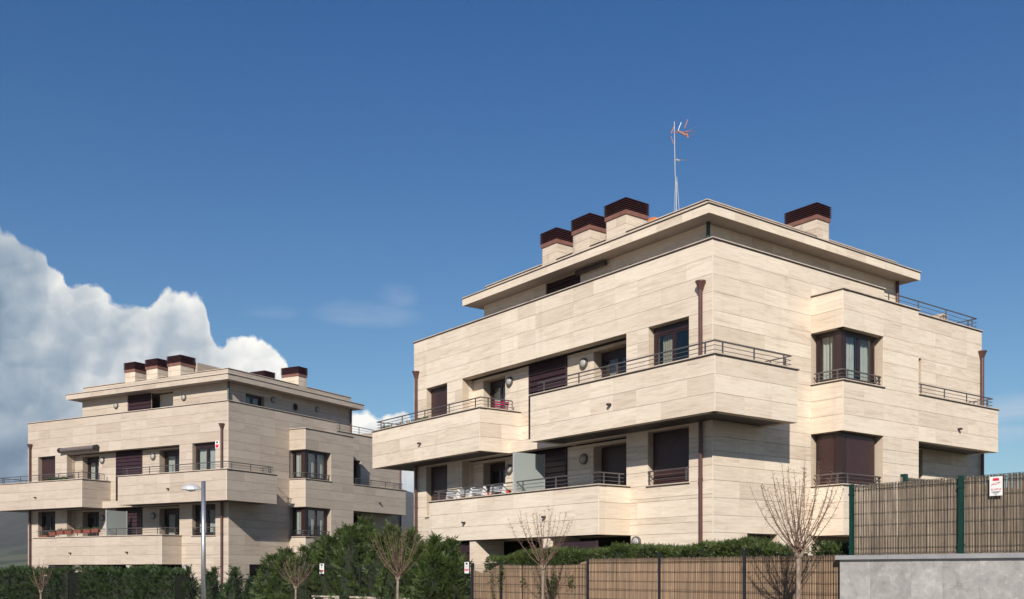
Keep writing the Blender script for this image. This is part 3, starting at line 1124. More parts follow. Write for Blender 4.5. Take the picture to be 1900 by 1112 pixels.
    # rail and sill of the first-floor window by the corner
    B.coping([('L', 0.0, 0.80, 2.42)], 2.335, inner=0.18)
    B.coping([('L', 0.0, 12.50, 14.02)], 1.975, inner=0.18)
    B.railing([(0.86, 0.06), (0.86, -0.03), (2.33, -0.03), (2.33, 0.06)], 2.40, heights=(0.36, 0.25, 0.13), start_off=0.04)
    # side balcony box near the far end
    box_balcony([('R', PB, 7.951, 12.70)], 3.90, 5.28, [],
                [(PB + 0.22, 0.0, 7.97, 12.68)],
                [('R', PB, 7.951, 12.74)])
    m = MB()
    B.bx(m, PB + 0.221, -0.001, 12.48, 12.699, 3.91, 5.27)
    m.build('balcony_end', B.back, r)
    B.railing([(PB + 0.13, 8.0), (PB + 0.13, 12.58), (-0.12, 12.58)], 5.33)

    # highlight beads and copings of the main block
    B.arris(0.0, 0.0, BASE, 8.64)
    B.coping([('L', 0.0, -0.04, UL + 0.04), ('R', 0.0, 0.31, 7.84)], 8.64, inner=0.30)
    B.coping([('R', 0.0, 7.845, VR + 0.04)], 8.20, inner=0.30)
    B.railing([(0.13, 7.95), (0.13, VR - 0.1), (1.6, VR - 0.1)], 8.25, heights=(0.42, 0.28, 0.14))
    m = MB()
    B.bx(m, 0.3, UL - 0.3, 0.3, 11.7, 7.30, 7.42)
    m.build('terrace_floor', COPE, r)

    # --- set-back penthouse
    lift = B.rl
    PV, PU = 1.50, 1.50
    pl0, pr1 = 12.35, 10.90
    zt = 9.78 + lift
    lou = (6.95, 8.75, 7.42, zt - 0.02)
    ops = [lou]
    if second:
        ops.append((5.35, 6.949, 7.42, zt - 0.06))
        w1 = (2.65, 3.98, 7.8, 9.56)
    else:
        w1 = (2.65, 3.98, 7.8, 8.90)
    B.wall('L', PV, PU, pl0, 7.42, zt, ops, name='penthouse_wall')
    B.wall('R', PU, PV + 0.031, pr1, 7.42, zt, [w1], name='penthouse_wall')
    m = MB()
    B.bx(m, pl0 - 0.3, pl0, PV + 0.31, pr1, 7.42, zt)
    B.bx(m, PU + 0.31, pl0 - 0.31, pr1 - 0.3, pr1, 7.42, zt)
    m.build('rear_wall', B.back, r)
    B.louvre_panel('L', PV + 0.05, lou[0] + .01, lou[1] - .01, 7.42, zt - 0.02, 13)
    if second:
        # open loggia beside the louvres, a pale blind drawn inside
        m = MB()
        B.bx(m, 5.40, 6.94, PV + 0.55, PV + 0.58, 7.42, zt - 0.06)
        m.build('blind', CURTAIN, r)
    B.window('R', PU, 2.67, 3.96, 7.81, w1[3] - 0.01, 0.2, curtain=second, box=False)
    for a in (4.55, 9.6):
        B.wall_lamp('L', PV, a, 9.41 if second else 9.22, 0.16)
    for a in (4.58, 8.0):
        B.wall_lamp('R', PU, a, 9.50 if second else 8.9, 0.16)
    # porthole
    m = MB()
    b0_ = B.FP('R', PU, 6.25, 0, 9.38 if second else 8.7)
    m.lathe(b0_, (0, -1, 0), [(0.24, -0.02), (0.24, 0.03), (0.19, 0.034), (0.18, 0.0)], 20)
    ph = m.build('porthole', EAVE, r)
    m = MB()
    m.lathe(b0_, (0, -1, 0), [(0.18, 0.0), (0.18, 0.008)], 20)
    m.build('pane', DARK, ph)
    if not second:
        m = MB()
        m.tube([B.P(5.60, PV - 0.13, 9.66), B.P(7.0, PV - 0.13, 9.66)], 0.075, 12)
        aw = m.build('awning_cassette', FLASH, r, smooth=False)
    else:
        m = MB()
        m.tube([B.P(11.95, -0.16, 7.02), B.P(9.05, -0.16, 7.02)], 0.12, 12)
        aw = m.build('awning', AWNC, r)
        for a in (11.9, 9.1):
            m = MB()
            m.lathe(B.P(a - 0.1, -0.16, 7.02), (0, 1, 0), [(0.135, 0), (0.135, 0.2)], 12)
            m.build('awning_bracket', BLACKP, aw)
        # small alarm plate on the wall by the drainpipe
        m = MB()
        B.bx(m, 0.57, 0.82, -0.02, -0.003, 6.46, 6.82)
        pl_ = m.build('alarm_plate', WHITE, r)
        m = MB()
        B.bx(m, 0.60, 0.79, -0.026, -0.0205, 6.50, 6.65)
        m.build('red_band', RED, pl_)
        m = MB()
        B.bx(m, 0.64, 0.75, -0.026, -0.0205, 6.70, 6.79)
        m.build('emblem', INK, pl_)
    # eaves slab
    m = MB()
    e0u, e0v, e1u, e1v = 0.90, 0.87, 12.85, 11.35
    B.bx(m, e0u + .03, e1u - .03, e0v + .03, e1v - .03, zt, zt + 0.24)
    rf = m.build('roof', EAVE, r)
    def fascia(o, pl, a0, a1, z0, z1):
        n = max(1, round((a1 - a0) / 1.0))
        for i in range(n):
            p, q = a0 + (a1 - a0) * i / n, a0 + (a1 - a0) * (i + 1) / n
            sa = q - p - 0.005
            ob = bpy.data.objects.new('fascia_panel', unit_cube(B.stone))
            ob.location = B.FP(o, pl, (p + q) / 2, 0.015, (z0 + z1) / 2)
            ob.scale = (0.03, sa, z1 - z0) if o == 'L' else (sa, 0.03, z1 - z0)
            link(ob, rf)
    fascia('L', e0v, e0u, e1u, zt - 0.005, zt + 0.24)
    fascia('R', e0u, e0v + 0.03, e1v, zt - 0.005, zt + 0.24)
    B.coping([('L', e0v, e0u - 0.03, e1u + 0.03), ('R', e0u, e0v + 0.40, e1v + 0.03)], zt + 0.24, inner=0.40, w0=0.03, name='eaves_coping')
    m = MB()
    B.bx(m, e1u - 0.4, e1u + 0.03, e0v + 0.41, e1v + 0.03, zt + 0.24, zt + 0.29)
    B.bx(m, e0u + 0.41, e1u - 0.41, e1v - 0.4, e1v + 0.03, zt + 0.24, zt + 0.29)
    m.build('eaves_coping', COPE, r)
    # upper roof parapet
    t0u, t0v, t1u, t1v = 1.58, 1.55, 12.30, 11.0
    z1 = 10.45 + lift
    B.wall('L', t0v, t0u, t1u, zt + 0.29, z1, thick=0.25, name='roof_parapet', levels=[])
    B.wall('R', t0u, t0v + 0.031, t1v, zt + 0.29, z1, thick=0.25, name='roof_parapet', levels=[])
    m = MB()
    B.bx(m, t1u - 0.25, t1u, t0v + 0.26, t1v, zt + 0.25, z1)
    B.bx(m, t0u + 0.26, t1u - 0.26, t1v - 0.25, t1v, zt + 0.25, z1)
    B.bx(m, t0u + 0.25, t1u - 0.25, t0v + 0.25, t1v - 0.25, zt + 0.25, z1 - 0.12)
    m.build('roof_deck', COPE, r)
    gaps = [(4.87, 5.77), (6.55, 7.38), (8.23, 9.0)]
    runs = []
    prev = t0u - 0.03
    for g0, g1_ in gaps:
        runs.append(('L', t0v, prev, g0 - 0.01))
        prev = g1_ + 0.01
    runs.append(('L', t0v, prev, t1u + 0.03))
    runs += [('R', t0u, t0v + 0.31, 6.60), ('R', t0u, 7.25, t1v + 0.03)]
    B.coping(runs, z1, inner=0.28, w0=0.03, name='parapet_coping')
    # a strip of clay tiles shows over the side parapet
    if not second:
        rr = random.Random(5)
        m = MB()
        a = t0v + 0.5
        while a < 6.4 or (7.35 < a < t1v - 0.2) or a < 7.35:
            if 6.45 < a < 7.4:
                a += 0.2
                continue
            h = rr.uniform(0.0, 0.035)
            B.bx(m, t0u + 0.02, t0u + 0.30, a, a + rr.uniform(0.12, 0.2), z1 + 0.051, z1 + 0.062 + h)
            a += 0.21
            if a > t1v - 0.2:
                break
        o = m.build('tile_edge', TILE, r)
        o['kind'] = 'stuff'
    # chimneys
    zs, ztop = 11.03 + lift * 0.6, 11.54 + lift * 0.6
    zb = z1
    for g0, g1_ in gaps:
        B.chimney(g0, g1_, t0v + 0.0, t0v + 0.90, zb - 0.0, zs, ztop)
    B.chimney(t0u + 0.0, t0u + 1.15, 6.61, 7.24, zb, zs, ztop)
    if second:
        B.chimney(3.95, 4.95, 6.56, 7.3, z1 - 0.1, zs, ztop)
        m = MB()
        B.bx(m, 4.72, 4.95, 2.52, 5.2, z1 - 0.12, 11.38)
        m.build('stair_head', B.back, r)
    # pipes
    B.downpipe(0.33, -0.10, 7.38)
    B.downpipe(14.53, -0.10, 7.30)
    B.downpipe(-0.10, VR - 0.14, 7.30)
    tealp = plain('teal_pipe', (0.018, 0.045, 0.040), 0.4)
    B.downpipe(PU - 0.07, PV - 0.07, zt, 7.42, hopper=False, mat=tealp)
    B.downpipe(PU - 0.07, pr1 - 0.05, zt, 7.42, hopper=False)
    for u, z in ((12.42, 4.50), (2.6, 4.55), (9.65, 1.60), (5.44, 1.60)):
        B.spout('L', V0, u, z)
    B.spout('R', PB, 10.2, 4.45)
    # ground floor: dark openings with piers and garage louvres
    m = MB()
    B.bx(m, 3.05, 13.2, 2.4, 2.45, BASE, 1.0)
    m.build('garage_back', DARK, r)  # black sheet that paints the shade inside the garage openings
    B.louvre_panel('L', -1.02, 3.36, 5.28, BASE, 0.86, 9, name='garage_door')
    B.louvre_panel('L', -1.02, 9.50, 11.70, BASE, 0.90, 9, name='garage_door')
    for u in (5.30, 9.13):
        m = MB()
        B.bx(m, u, u + 0.34, -1.13, 0.02, BASE, 1.013)
        m.build('pier', B.stone, r)
    # frosted partition on the first-floor terrace
    m = MB()
    B.bx(m, 7.0, 7.03, -1.16, 0.02, 1.35, 3.68)
    pt = m.build('terrace_partition', FROST, r)
    for v in (-1.19, 0.021):
        m = MB()
        B.bx(m, 6.99, 7.04, v, v + 0.03, 1.35, 3.70)
        m.build('partition_frame', LAMPGREY, pt)
    B.finish()
    return B


B1 = make_building(F1, False)
tag(B1.root, 'nearer travertine apartment block in the right half, a tall aerial on its roof', 'apartment block', 'travertine apartment blocks')
B2 = make_building(F2, True)
tag(B2.root, 'farther travertine apartment block at the left under the clouds, with a rolled grey awning', 'apartment block', 'travertine apartment blocks')


# ------------------------------------------------------------------ ground, road, raised plot, hills
def sheet(name, pts, z, mat):
    m = MB()
    b = len(m.v)
    m.v = [(x, y, z) for x, y in pts]
    m.f = [tuple(range(len(pts)))]
    m.mi = [0]
    o = m.build(name, mat, recalc=False)
    return structure(o)


sheet('ground', [(-6000, -6000), (6000, -6000), (6000, 6000), (-6000, 6000)], -1.2, GROUND)
# the street runs along the garden fences
def fp(u, v, z=0.0):
    return F1.w(u, v, z - EYE)


def ribbon(name, v0, v1, z, mat, u0=-40, u1=70, thick=0.0):
    m = MB()
    a, b_, c, d = fp(u0, v0), fp(u1, v0), fp(u1, v1), fp(u0, v1)
    if thick:
        lo, hi = z - thick, z
        m.quad_hex([(p[0], p[1], lo) for p in (a, b_, c, d)] + [(p[0], p[1], hi) for p in (a, b_, c, d)])
    else:
        m.v = [(p[0], p[1], z) for p in (a, b_, c, d)]
        m.f = [(0, 1, 2, 3)]
        m.mi = [0]
    o = m.build(name, mat)
    return structure(o)


ribbon('pavement', -7.4, -4.72, 0.0, PAVE, thick=1.3)
ribbon('kerb', -7.55, -7.402, 0.002, CAPST, thick=1.3)
ribbon('road', -15.0, -7.552, -0.12, ASPH, thick=1.08)
ribbon('plaza', -70.0, -15.002, 0.0, PLAZA, thick=1.3)  # unseen wide paving, added to bounce warm light at the facades
for k in range(16):
    u = -30 + k * 6
    m = MB()
    a, b_, c, d = fp(u, -11.35), fp(u + 2.5, -11.35), fp(u + 2.5, -11.2), fp(u, -11.2)
    m.v = [(p[0], p[1], -0.115) for p in (a, b_, c, d)]
    m.f = [(0, 1, 2, 3)]
    m.mi = [0]
    structure(m.build('road_marking', PAINT))
# garden soil behind the fences
m = MB()
q = [fp(-6.9, -4.4), fp(30, -4.4), fp(30, 0.0), fp(-6.9, 0.0)]
m.quad_hex([(p[0], p[1], -1.15) for p in q] + [(p[0], p[1], 0.02) for p in q])
structure(m.build('garden_ground', GROUND))
# raised plot to the right, behind the stone wall
m = MB()
q = [fp(-40, -4.3), fp(-7.2, -4.3), fp(-7.2, 22), fp(-40, 22)]
m.quad_hex([(p[0], p[1], -1.15) for p in q] + [(p[0], p[1], 1.80) for p in q])
structure(m.build('raised_ground', GROUND))


def fbm(x, y, seed=0):
    s_ = 0
    a = 1.0
    for k in range(5):
        s_ += a * (math.sin(x * 1.7 + 3.1 * k + seed) * math.cos(y * 1.3 - 1.7 * k + seed * 2) + 0.5 * math.sin(x * 2.9 + y * 2.3 + k))
        x, y = x * 1.93 + 0.7 * y, y * 1.87 - 0.6 * x
        a *= 0.5
    return s_ / 2


def ridge(az):
    """height over the eye line, as a slope, of the far skyline"""
    pts_ = [(-180, .05), (-120, .07), (-60, .05), (-40, .035), (-32, .040), (-28, .050), (-25.5, .066), (-22, .075), (-15, .085), (-8.5, .086), (-6.6, .085), (-5.4, .078), (0, .06), (8, .045), (20, .035), (30, .03), (60, .045), (120, .06), (180, .05)]
    for (a, x), (b_, y) in zip(pts_, pts_[1:]):
        if a <= az <= b_:
            t = (az - a) / (b_ - a)
            t = t * t * (3 - 2 * t)
            return x + (y - x) * t
    return .05


m = MB()
NA, NR = 720, 46
for j in range(NR):
    t = j / (NR - 1)
    rad = 150 + 1850 * t ** 1.3
    for i in range(NA):
        az = -180 + 360 * i / NA
        a = R(az)
        x, y = math.sin(a) * rad, math.cos(a) * rad
        s0 = ridge(az) * 1500
        prof_ = max(0.0, (t - 0.18) / 0.70)
        prof_ = min(1, prof_) ** 1.35
        hgt = s0 * prof_ * (1 + 0.10 * fbm(az * 0.12, t * 6)) * (rad / 1500 if t > 0.6 else rad / 1500)
        hgt += prof_ * 5 * fbm(x * 0.012, y * 0.012, 2) + prof_ * 1.6 * fbm(x * 0.06, y * 0.06, 5)
        if j == NR - 1:
            hgt -= 40
        m.v.append((x, y, -1.25 + hgt))
for j in range(NR - 1):
    for i in range(NA):
        i2 = (i + 1) % NA
        m.f.append((j * NA + i, j * NA + i2, (j + 1) * NA + i2, (j + 1) * NA + i))
        m.mi.append(0)
structure(m.build('hills', HILL, recalc=False, smooth=True))


# ------------------------------------------------------------------ vegetation
def spray_mesh(name, pos, direc, size, mat, parent, seed=0, leaf=7, width=0.30):
    """feathery flat sprays: each a spine with alternate side leaflets (triangles)"""
    rs = np.random.RandomState(seed)
    N = len(pos)
    direc = direc / np.linalg.norm(direc, axis=1)[:, None]
    rv = rs.normal(size=(N, 3))
    side = np.cross(direc, rv)
    side /= np.linalg.norm(side, axis=1)[:, None] + 1e-9
    V = np.zeros((N, leaf, 3, 3))
    droop = np.array([0, 0, -1.0])
    for k in range(leaf):
        t = k / leaf
        sg = 1 if k % 2 else -1
        if k == leaf - 1:
            base = pos + direc * (size * 0.55)[:, None]
            tip = pos + direc * size[:, None] + droop * (size * 0.05)[:, None]
            wv_ = side * (size * 0.07)[:, None]
            V[:, k, 0] = base - wv_
            V[:, k, 1] = base + wv_
            V[:, k, 2] = tip
        else:
            base = pos + direc * (size * t * 0.8)[:, None]
            L = size * (0.55 - 0.35 * t) * rs.uniform(0.7, 1.2, N)
            dd = direc * 0.75 + side * sg * 0.8 + rs.normal(size=(N, 3)) * 0.22
            dd /= np.linalg.norm(dd, axis=1)[:, None]
            tip = base + dd * L[:, None]
            wv_ = np.cross(dd, np.cross(direc, side))
            wv_ = wv_ / (np.linalg.norm(wv_, axis=1)[:, None] + 1e-9) * (L * width * 0.5)[:, None]
            V[:, k, 0] = base - wv_
            V[:, k, 1] = base + wv_
            V[:, k, 2] = tip
    co = V.reshape(-1, 3)
    nt_ = N * leaf
    me = bpy.data.meshes.new(name)
    me.vertices.add(nt_ * 3)
    me.vertices.foreach_set('co', co.ravel())
    me.loops.add(nt_ * 3)
    me.loops.foreach_set('vertex_index', np.arange(nt_ * 3))
    me.polygons.add(nt_)
    me.polygons.foreach_set('loop_start', np.arange(0, nt_ * 3, 3))
    me.polygons.foreach_set('loop_total', np.full(nt_, 3))
    me.materials.append(mat)
    me.update()
    me.validate()
    o = bpy.data.objects.new(name, me)
    return link(o, parent)


def conifer(x, y, zbase, ztop, rad, seed, mat=CYPRESS, n=2600, label='', ground=0.0, tips=5, group='cypress shrubs between the two blocks', name='cypress_shrub', skirt=0.75):
    root = empty(name, (x, y, ground))
    tag(root, label, 'shrub', group)
    rs = np.random.RandomState(seed)
    H = ztop - ground
    # several leading shoots, each with its own cone
    cones = []
    for k in range(tips):
        a = 2 * math.pi * k / tips + rs.uniform(-0.5, 0.5)
        rr_ = rad * (0.0 if k == 0 else rs.uniform(0.30, 0.62))
        hh = H * (1.0 if k == 0 else rs.uniform(0.70, 0.96))
        cones.append((rr_ * math.cos(a), rr_ * math.sin(a), hh, rad * rs.uniform(0.50, 0.70)))
    P_, Dn, S_ = [], [], []
    for k in range(n):
        cx_, cy_, hh, cr = cones[rs.randint(len(cones))]
        t = rs.uniform(0.0, 1.0) ** 0.85
        th = rs.uniform(0, 2 * math.pi)
        lump = 1 + 0.22 * math.sin(3 * th + 9 * t + seed) + 0.14 * math.sin(7 * th - 14 * t)
        rr_ = cr * (1.05 - 0.55 * t - 0.42 * t ** 5) * lump
        rr_ *= rs.uniform(0.72, 1.04)
        z = hh * (0.03 + 0.95 * t)
        nx, ny = math.cos(th), math.sin(th)
        P_.append((cx_ + nx * rr_, cy_ + ny * rr_, z))
        up = 0.35 + 0.9 * t + rs.normal() * 0.35
        Dn.append((nx + rs.normal() * 0.35, ny + rs.normal() * 0.35, up))
        S_.append((rs.uniform(0.08, 0.22) if rs.rand() < 0.8 else rs.uniform(0.25, 0.42)) * (1.15 - 0.25 * t))
    # leader plumes
    for cx_, cy_, hh, cr in cones:
        for k in range(34):
            t = rs.uniform(0, 1)
            P_.append((cx_ + rs.normal() * 0.03, cy_ + rs.normal() * 0.03, hh * 0.90 + t * 0.28))
            a = rs.uniform(0, 2 * math.pi)
            Dn.append((math.cos(a) * 0.7, math.sin(a) * 0.7, 1.1 + t))
            S_.append(rs.uniform(0.10, 0.20) * (1.1 - 0.5 * t))
    spray_mesh('foliage', np.array(P_), np.array(Dn), np.array(S_), mat, root, seed)
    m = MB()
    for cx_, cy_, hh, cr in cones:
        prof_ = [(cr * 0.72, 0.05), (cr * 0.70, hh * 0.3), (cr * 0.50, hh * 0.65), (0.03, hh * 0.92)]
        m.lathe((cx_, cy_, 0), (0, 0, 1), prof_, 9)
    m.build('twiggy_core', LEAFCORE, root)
    m = MB()
    m.tube([(0, 0, -0.1), (0, 0, H * 0.5)], [0.06, 0.03], 7)
    m.build('trunk', BARK, root)
    return root


def hedge(name, run, zb, zt, depth, seed, mat, label, dens=330, group=None, wob=0.10, size=(0.06, 0.135), sag=None):
    """run: list of world (x,y) points; foliage box with an uneven top and front"""
    x0, y0 = run[0]
    root = empty(name, (x0, y0, zb))
    tag(root, label, 'hedge', group)
    rs = np.random.RandomState(seed)
    P_, Dn, S_ = [], [], []
    core = MB()
    for (ax, ay), (bx_, by_) in zip(run, run[1:]):
        L = math.hypot(bx_ - ax, by_ - ay)
        dx, dy = (bx_ - ax) / L, (by_ - ay) / L
        nx, ny = dy, -dx            # to the side of the run
        if nx * (0 - ax) + ny * (0 - ay) < 0:
            nx, ny = -nx, -ny        # towards the camera side
        def top(t):
            return zt + wob * (math.sin(t * 2.1 + seed) * 0.5 + math.sin(t * 5.3 + 2 * seed) * 0.35 + math.sin(t * 11.7) * 0.2) - (sag(t / L) if sag else 0)
        N = int(L * ((zt - zb) + depth) * dens)
        for k in range(N):
            t = rs.uniform(0, L)
            H = top(t) - zb
            if rs.rand() < (depth) / (depth + H):
                o_ = rs.uniform(-depth / 2, depth / 2)
                z = H - rs.uniform(0, 0.10)
                d = (rs.normal() * 0.5, rs.normal() * 0.5, 1.1)
            else:
                o_ = depth / 2 * (1 + 0.22 * math.sin(t * 3.7 + z_ph(t)) * 1) * rs.uniform(0.82, 1.05)
                z = rs.uniform(0.0, 1.0) * (H - 0.03)
                d = (nx + rs.normal() * 0.45, ny + rs.normal() * 0.45, rs.uniform(0.2, 1.1))
            P_.append((ax - x0 + dx * t + nx * o_, ay - y0 + dy * t + ny * o_, z))
            Dn.append(d)
            S_.append(rs.uniform(*size))
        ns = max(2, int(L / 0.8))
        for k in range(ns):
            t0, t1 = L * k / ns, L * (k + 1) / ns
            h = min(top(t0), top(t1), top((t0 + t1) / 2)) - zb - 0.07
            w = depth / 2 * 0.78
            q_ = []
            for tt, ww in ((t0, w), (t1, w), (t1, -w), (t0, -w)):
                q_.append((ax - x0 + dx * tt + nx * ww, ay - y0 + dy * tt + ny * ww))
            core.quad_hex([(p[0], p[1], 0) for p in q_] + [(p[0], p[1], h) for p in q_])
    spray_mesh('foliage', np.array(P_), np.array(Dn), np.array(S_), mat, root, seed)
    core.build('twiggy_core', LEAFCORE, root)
    return root


def z_ph(t):
    return 1.3 * math.sin(t * 0.9)


def wpt(fr, u, v):
    p = fr.w(u, v, 0)
    return (p[0], p[1])


# clipped hedge in front of the near block, two stretches, the gap behind the tree
hedge('hedge', [wpt(F1, 4.3, -3.75), wpt(F1, -5.45, -3.75)], 0.0, EYE + 0.46, 0.85, 3, HEDGE,
      'long clipped green hedge rising behind the reed fence under the near block', dens=900, sag=lambda t: 0.10 * (t < 0.10) - 0.10 * t + 0.25 * max(0, t - 0.93) * 8)
hedge('hedge', [wpt(F1, -6.05, -3.7), wpt(F1, -7.0, -3.7)], 0.0, EYE + 0.52, 0.8, 4, HEDGE,
      'short end of green hedge between the biggest bare tree and the green fence post', dens=900)

# big cypress shrubs between the blocks
def at(px, Y):
    return ((px - 950) / F * Y, Y)


shr = [(533, 36.2, 1013, 0.85, 'low ragged cypress at the left end of the cypress screen'),
       (590, 35.6, 996, 0.95, 'cypress with a spiky double top under the lower bay window of the far block'),
       (632, 35.0, 975, 0.95, 'bushy cypress behind the small sign on the mesh fence'),
       (678, 34.3, 955, 1.00, 'tallest broad cypress in the middle of the cypress screen'),
       (722, 33.5, 966, 0.95, 'broad-topped cypress left behind the bare tree with a low side branch'),
       (765, 32.4, 975, 0.90, 'cypress straddling the gap between the two blocks'),
       (806, 31.4, 990, 0.72, 'slim open cypress in front of the corner drainpipe of the near block'),
       (836, 30.3, 994, 0.72, 'dense dark cypress with a pointed top at the right end of the cypress screen')]
for i, (px, Y, py, rad, lab) in enumerate(shr):
    x, y = at(px, Y)
    ztop = EYE + (1060 - py) / F * Y + 0.0
    conifer(x, y, 0, ztop - 0.12, rad * 1.30, 20 + i, n=5200, label=lab, tips=6 if i != 6 else 4)
# dark hedges before the far block
hedge('hedge', [at(166, 41.5), at(338, 39.2)], -1.1, EYE + 0.02, 1.0, 7, DARKHEDGE,
      'dense dark hedge before the far block between the stone pier and the street lamp', dens=170, size=(0.14, 0.28), wob=0.14)
hedge('hedge', [at(-120, 46.5), at(139, 42.8)], -1.1, EYE + 0.02, 1.0, 8, DARKHEDGE,
      'dark hedge at the left edge of the picture before the far block', dens=150, size=(0.14, 0.28), wob=0.16)
for i, (px, Y, py, rad, lab) in enumerate([(350, 39.6, 1052, 0.62, 'thin dark shrub behind the mesh fence just left of the lamp post'),
                                           (398, 38.9, 1052, 0.75, 'dark shrub just right of the lamp post'),
                                           (436, 38.3, 1052, 0.75, 'dark ragged shrub below the far block corner'),
                                           (472, 38.0, 1062, 0.55, 'dark low shrub before the dark ground-floor opening')]):
    x, y = at(px, Y)
    conifer(x, y, 0, EYE + (1060 - py) / F * Y, rad, 60 + i, mat=DARKHEDGE, n=1500, label=lab, ground=-1.1, tips=4,
            group='dark shrubs before the far block', name='dark_shrub', skirt=0.55)


# bare pollarded street trees
def bare_tree(x, y, zfork, ztop, spread, trunk_r, shoots, seed, label, twigs=True, lean=None):
    root = empty('bare_tree', (x, y, 0.0))
    tag(root, label, 'tree', 'bare pollarded street trees')
    rs = random.Random(seed)
    h = zfork
    m = MB()
    pts = [(0, 0, -0.05), (0.01, 0, h * 0.3), (-0.01, 0.0, h * 0.6), (0.0, 0, h * 0.93), (0.0, 0, h + 0.05)]
    m.tube(pts, [trunk_r * 1.15, trunk_r, trunk_r * 0.93, trunk_r * 0.98, trunk_r * 1.25], 9)
    m.build('trunk', BARK, root, smooth=True)
    # knuckled crown base
    m = MB()
    knobs = []
    for k in range(6):
        a = 2 * math.pi * k / 6 + rs.uniform(-0.3, 0.3)
        e = (math.cos(a) * trunk_r * 1.9, math.sin(a) * trunk_r * 1.9, h + trunk_r * rs.uniform(1.6, 3.2))
        m.tube([(0, 0, h - 0.04), (e[0] * 0.6, e[1] * 0.6, h + trunk_r * 0.9), e], [trunk_r * 0.95, trunk_r * 0.7, trunk_r * 0.42], 7)
        knobs.append(e)
    knobs.append((0, 0, h + trunk_r * 1.5))
    m.build('limb', BARK, root, smooth=True)
    Ht = ztop - h
    for k in range(shoots):
        kb = knobs[k % len(knobs)]
        f = (k + 0.5) / shoots
        # fan evenly over the full circle, wider ones shorter
        a = k * 2.39996
        rr_ = math.sqrt(f)
        tx, ty = math.cos(a) * rr_ * spread, math.sin(a) * rr_ * spread
        top = h + Ht * (1.0 - 0.30 * rr_ ** 2.0) * rs.uniform(0.86, 1.0)
        p0 = Vector(kb)
        p3 = Vector((tx, ty, top))
        p1 = p0 + Vector((tx - kb[0], ty - kb[1], 0)) * 0.42 + Vector((0, 0, (top - kb[2]) * 0.22))
        p2 = p0 + Vector((tx - kb[0], ty - kb[1], 0)) * 0.78 + Vector((0, 0, (top - kb[2]) * 0.58))
        path = []
        for i in range(9):
            t = i / 8
            q_ = p0 * (1 - t) ** 3 + p1 * 3 * t * (1 - t) ** 2 + p2 * 3 * t * t * (1 - t) + p3 * t ** 3
            q_ += Vector((rs.uniform(-1, 1), rs.uniform(-1, 1), 0)) * 0.012
            path.append(q_)
        m = MB()
        r0 = trunk_r * rs.uniform(0.16, 0.25)
        m.tube(path, [r0 * (1 - 0.72 * i / 8) for i in range(9)], 5)
        # short side twigs
        if twigs:
            L = (p3 - p0).length
            nt_ = int(L / 0.045)
            for i in range(nt_):
                t = rs.uniform(0.25, 1.0)
                j = min(7, int(t * 8))
                q_ = path[j].lerp(path[j + 1], t * 8 - j)
                a2 = rs.uniform(0, 2 * math.pi)
                dv = (path[j + 1] - path[j]).normalized()
                sd = dv.cross(Vector((math.cos(a2), math.sin(a2), 0.2))).normalized()
                ln = rs.uniform(0.03, 0.105) * (1.15 - 0.3 * t)
                e = q_ + (sd * 0.9 + dv * rs.uniform(0.1, 0.6)) * ln
                m.tube([q_, q_.lerp(e, 0.5) + Vector((0, 0, 0.006)), e], [0.0038, 0.003, 0.0018], 3, cap=False)
        m.build('branch', SHOOT, root)
    return root


def tree_at(px, Y, pyf, pyt, spx, tr, n, seed, label):
    x, y = at(px, Y)
    return bare_tree(x, y, EYE + (1060 - pyf) / F * Y, EYE + (1060 - pyt) / F * Y, spx / F * Y, tr, n, seed, label)


tree_at(1482, 16.8, 1034, 846, 92, 0.045, 34, 1, 'nearest and biggest bare pollarded tree, before the right end of the reed fence')
tree_at(1008, 22.4, 1056, 926, 70, 0.038, 20, 2, 'bare pollarded tree with upright shoots before the middle of the reed fence')
tree_at(738, 27.5, 1076, 964, 62, 0.038, 24, 3, 'bare pollarded tree with a long low side branch before the cypress screen')
tree_at(549, 32.8, 1092, 1026, 46, 0.037, 20, 4, 'small bare pollarded tree before the low wall, right of the lamp post')
tree_at(76, 40.0, 1100, 1034, 26, 0.044, 14, 5, 'bare street tree at the far left before the far block')


# ------------------------------------------------------------------ fences
class FenceFrame:
    """a fence line: s runs from a to b (world xy)"""
    def __init__(s, a, b_):
        s.a = Vector((a[0], a[1], 0))
        d = Vector((b_[0] - a[0], b_[1] - a[1], 0))
        s.L = d.length
        s.d = d.normalized()
        s.n = Vector((s.d.y, -s.d.x, 0))
        if s.n.dot(-s.a) < 0:
            s.n = -s.n              # towards the camera
        s.ang = math.atan2(s.d.y, s.d.x)

    def p(s, t, off, z):
        """root-local coordinates (root at a, unrotated)"""
        q_ = s.d * t + s.n * off
        return (q_.x, q_.y, z)

    def bar(s, mb, t0, t1, o0, o1, z0, z1, mi=0):
        mb.quad_hex([s.p(t0, o0, z0), s.p(t1, o0, z0), s.p(t1, o1, z0), s.p(t0, o1, z0),
                     s.p(t0, o0, z1), s.p(t1, o0, z1), s.p(t1, o1, z1), s.p(t0, o1, z1)], mi)


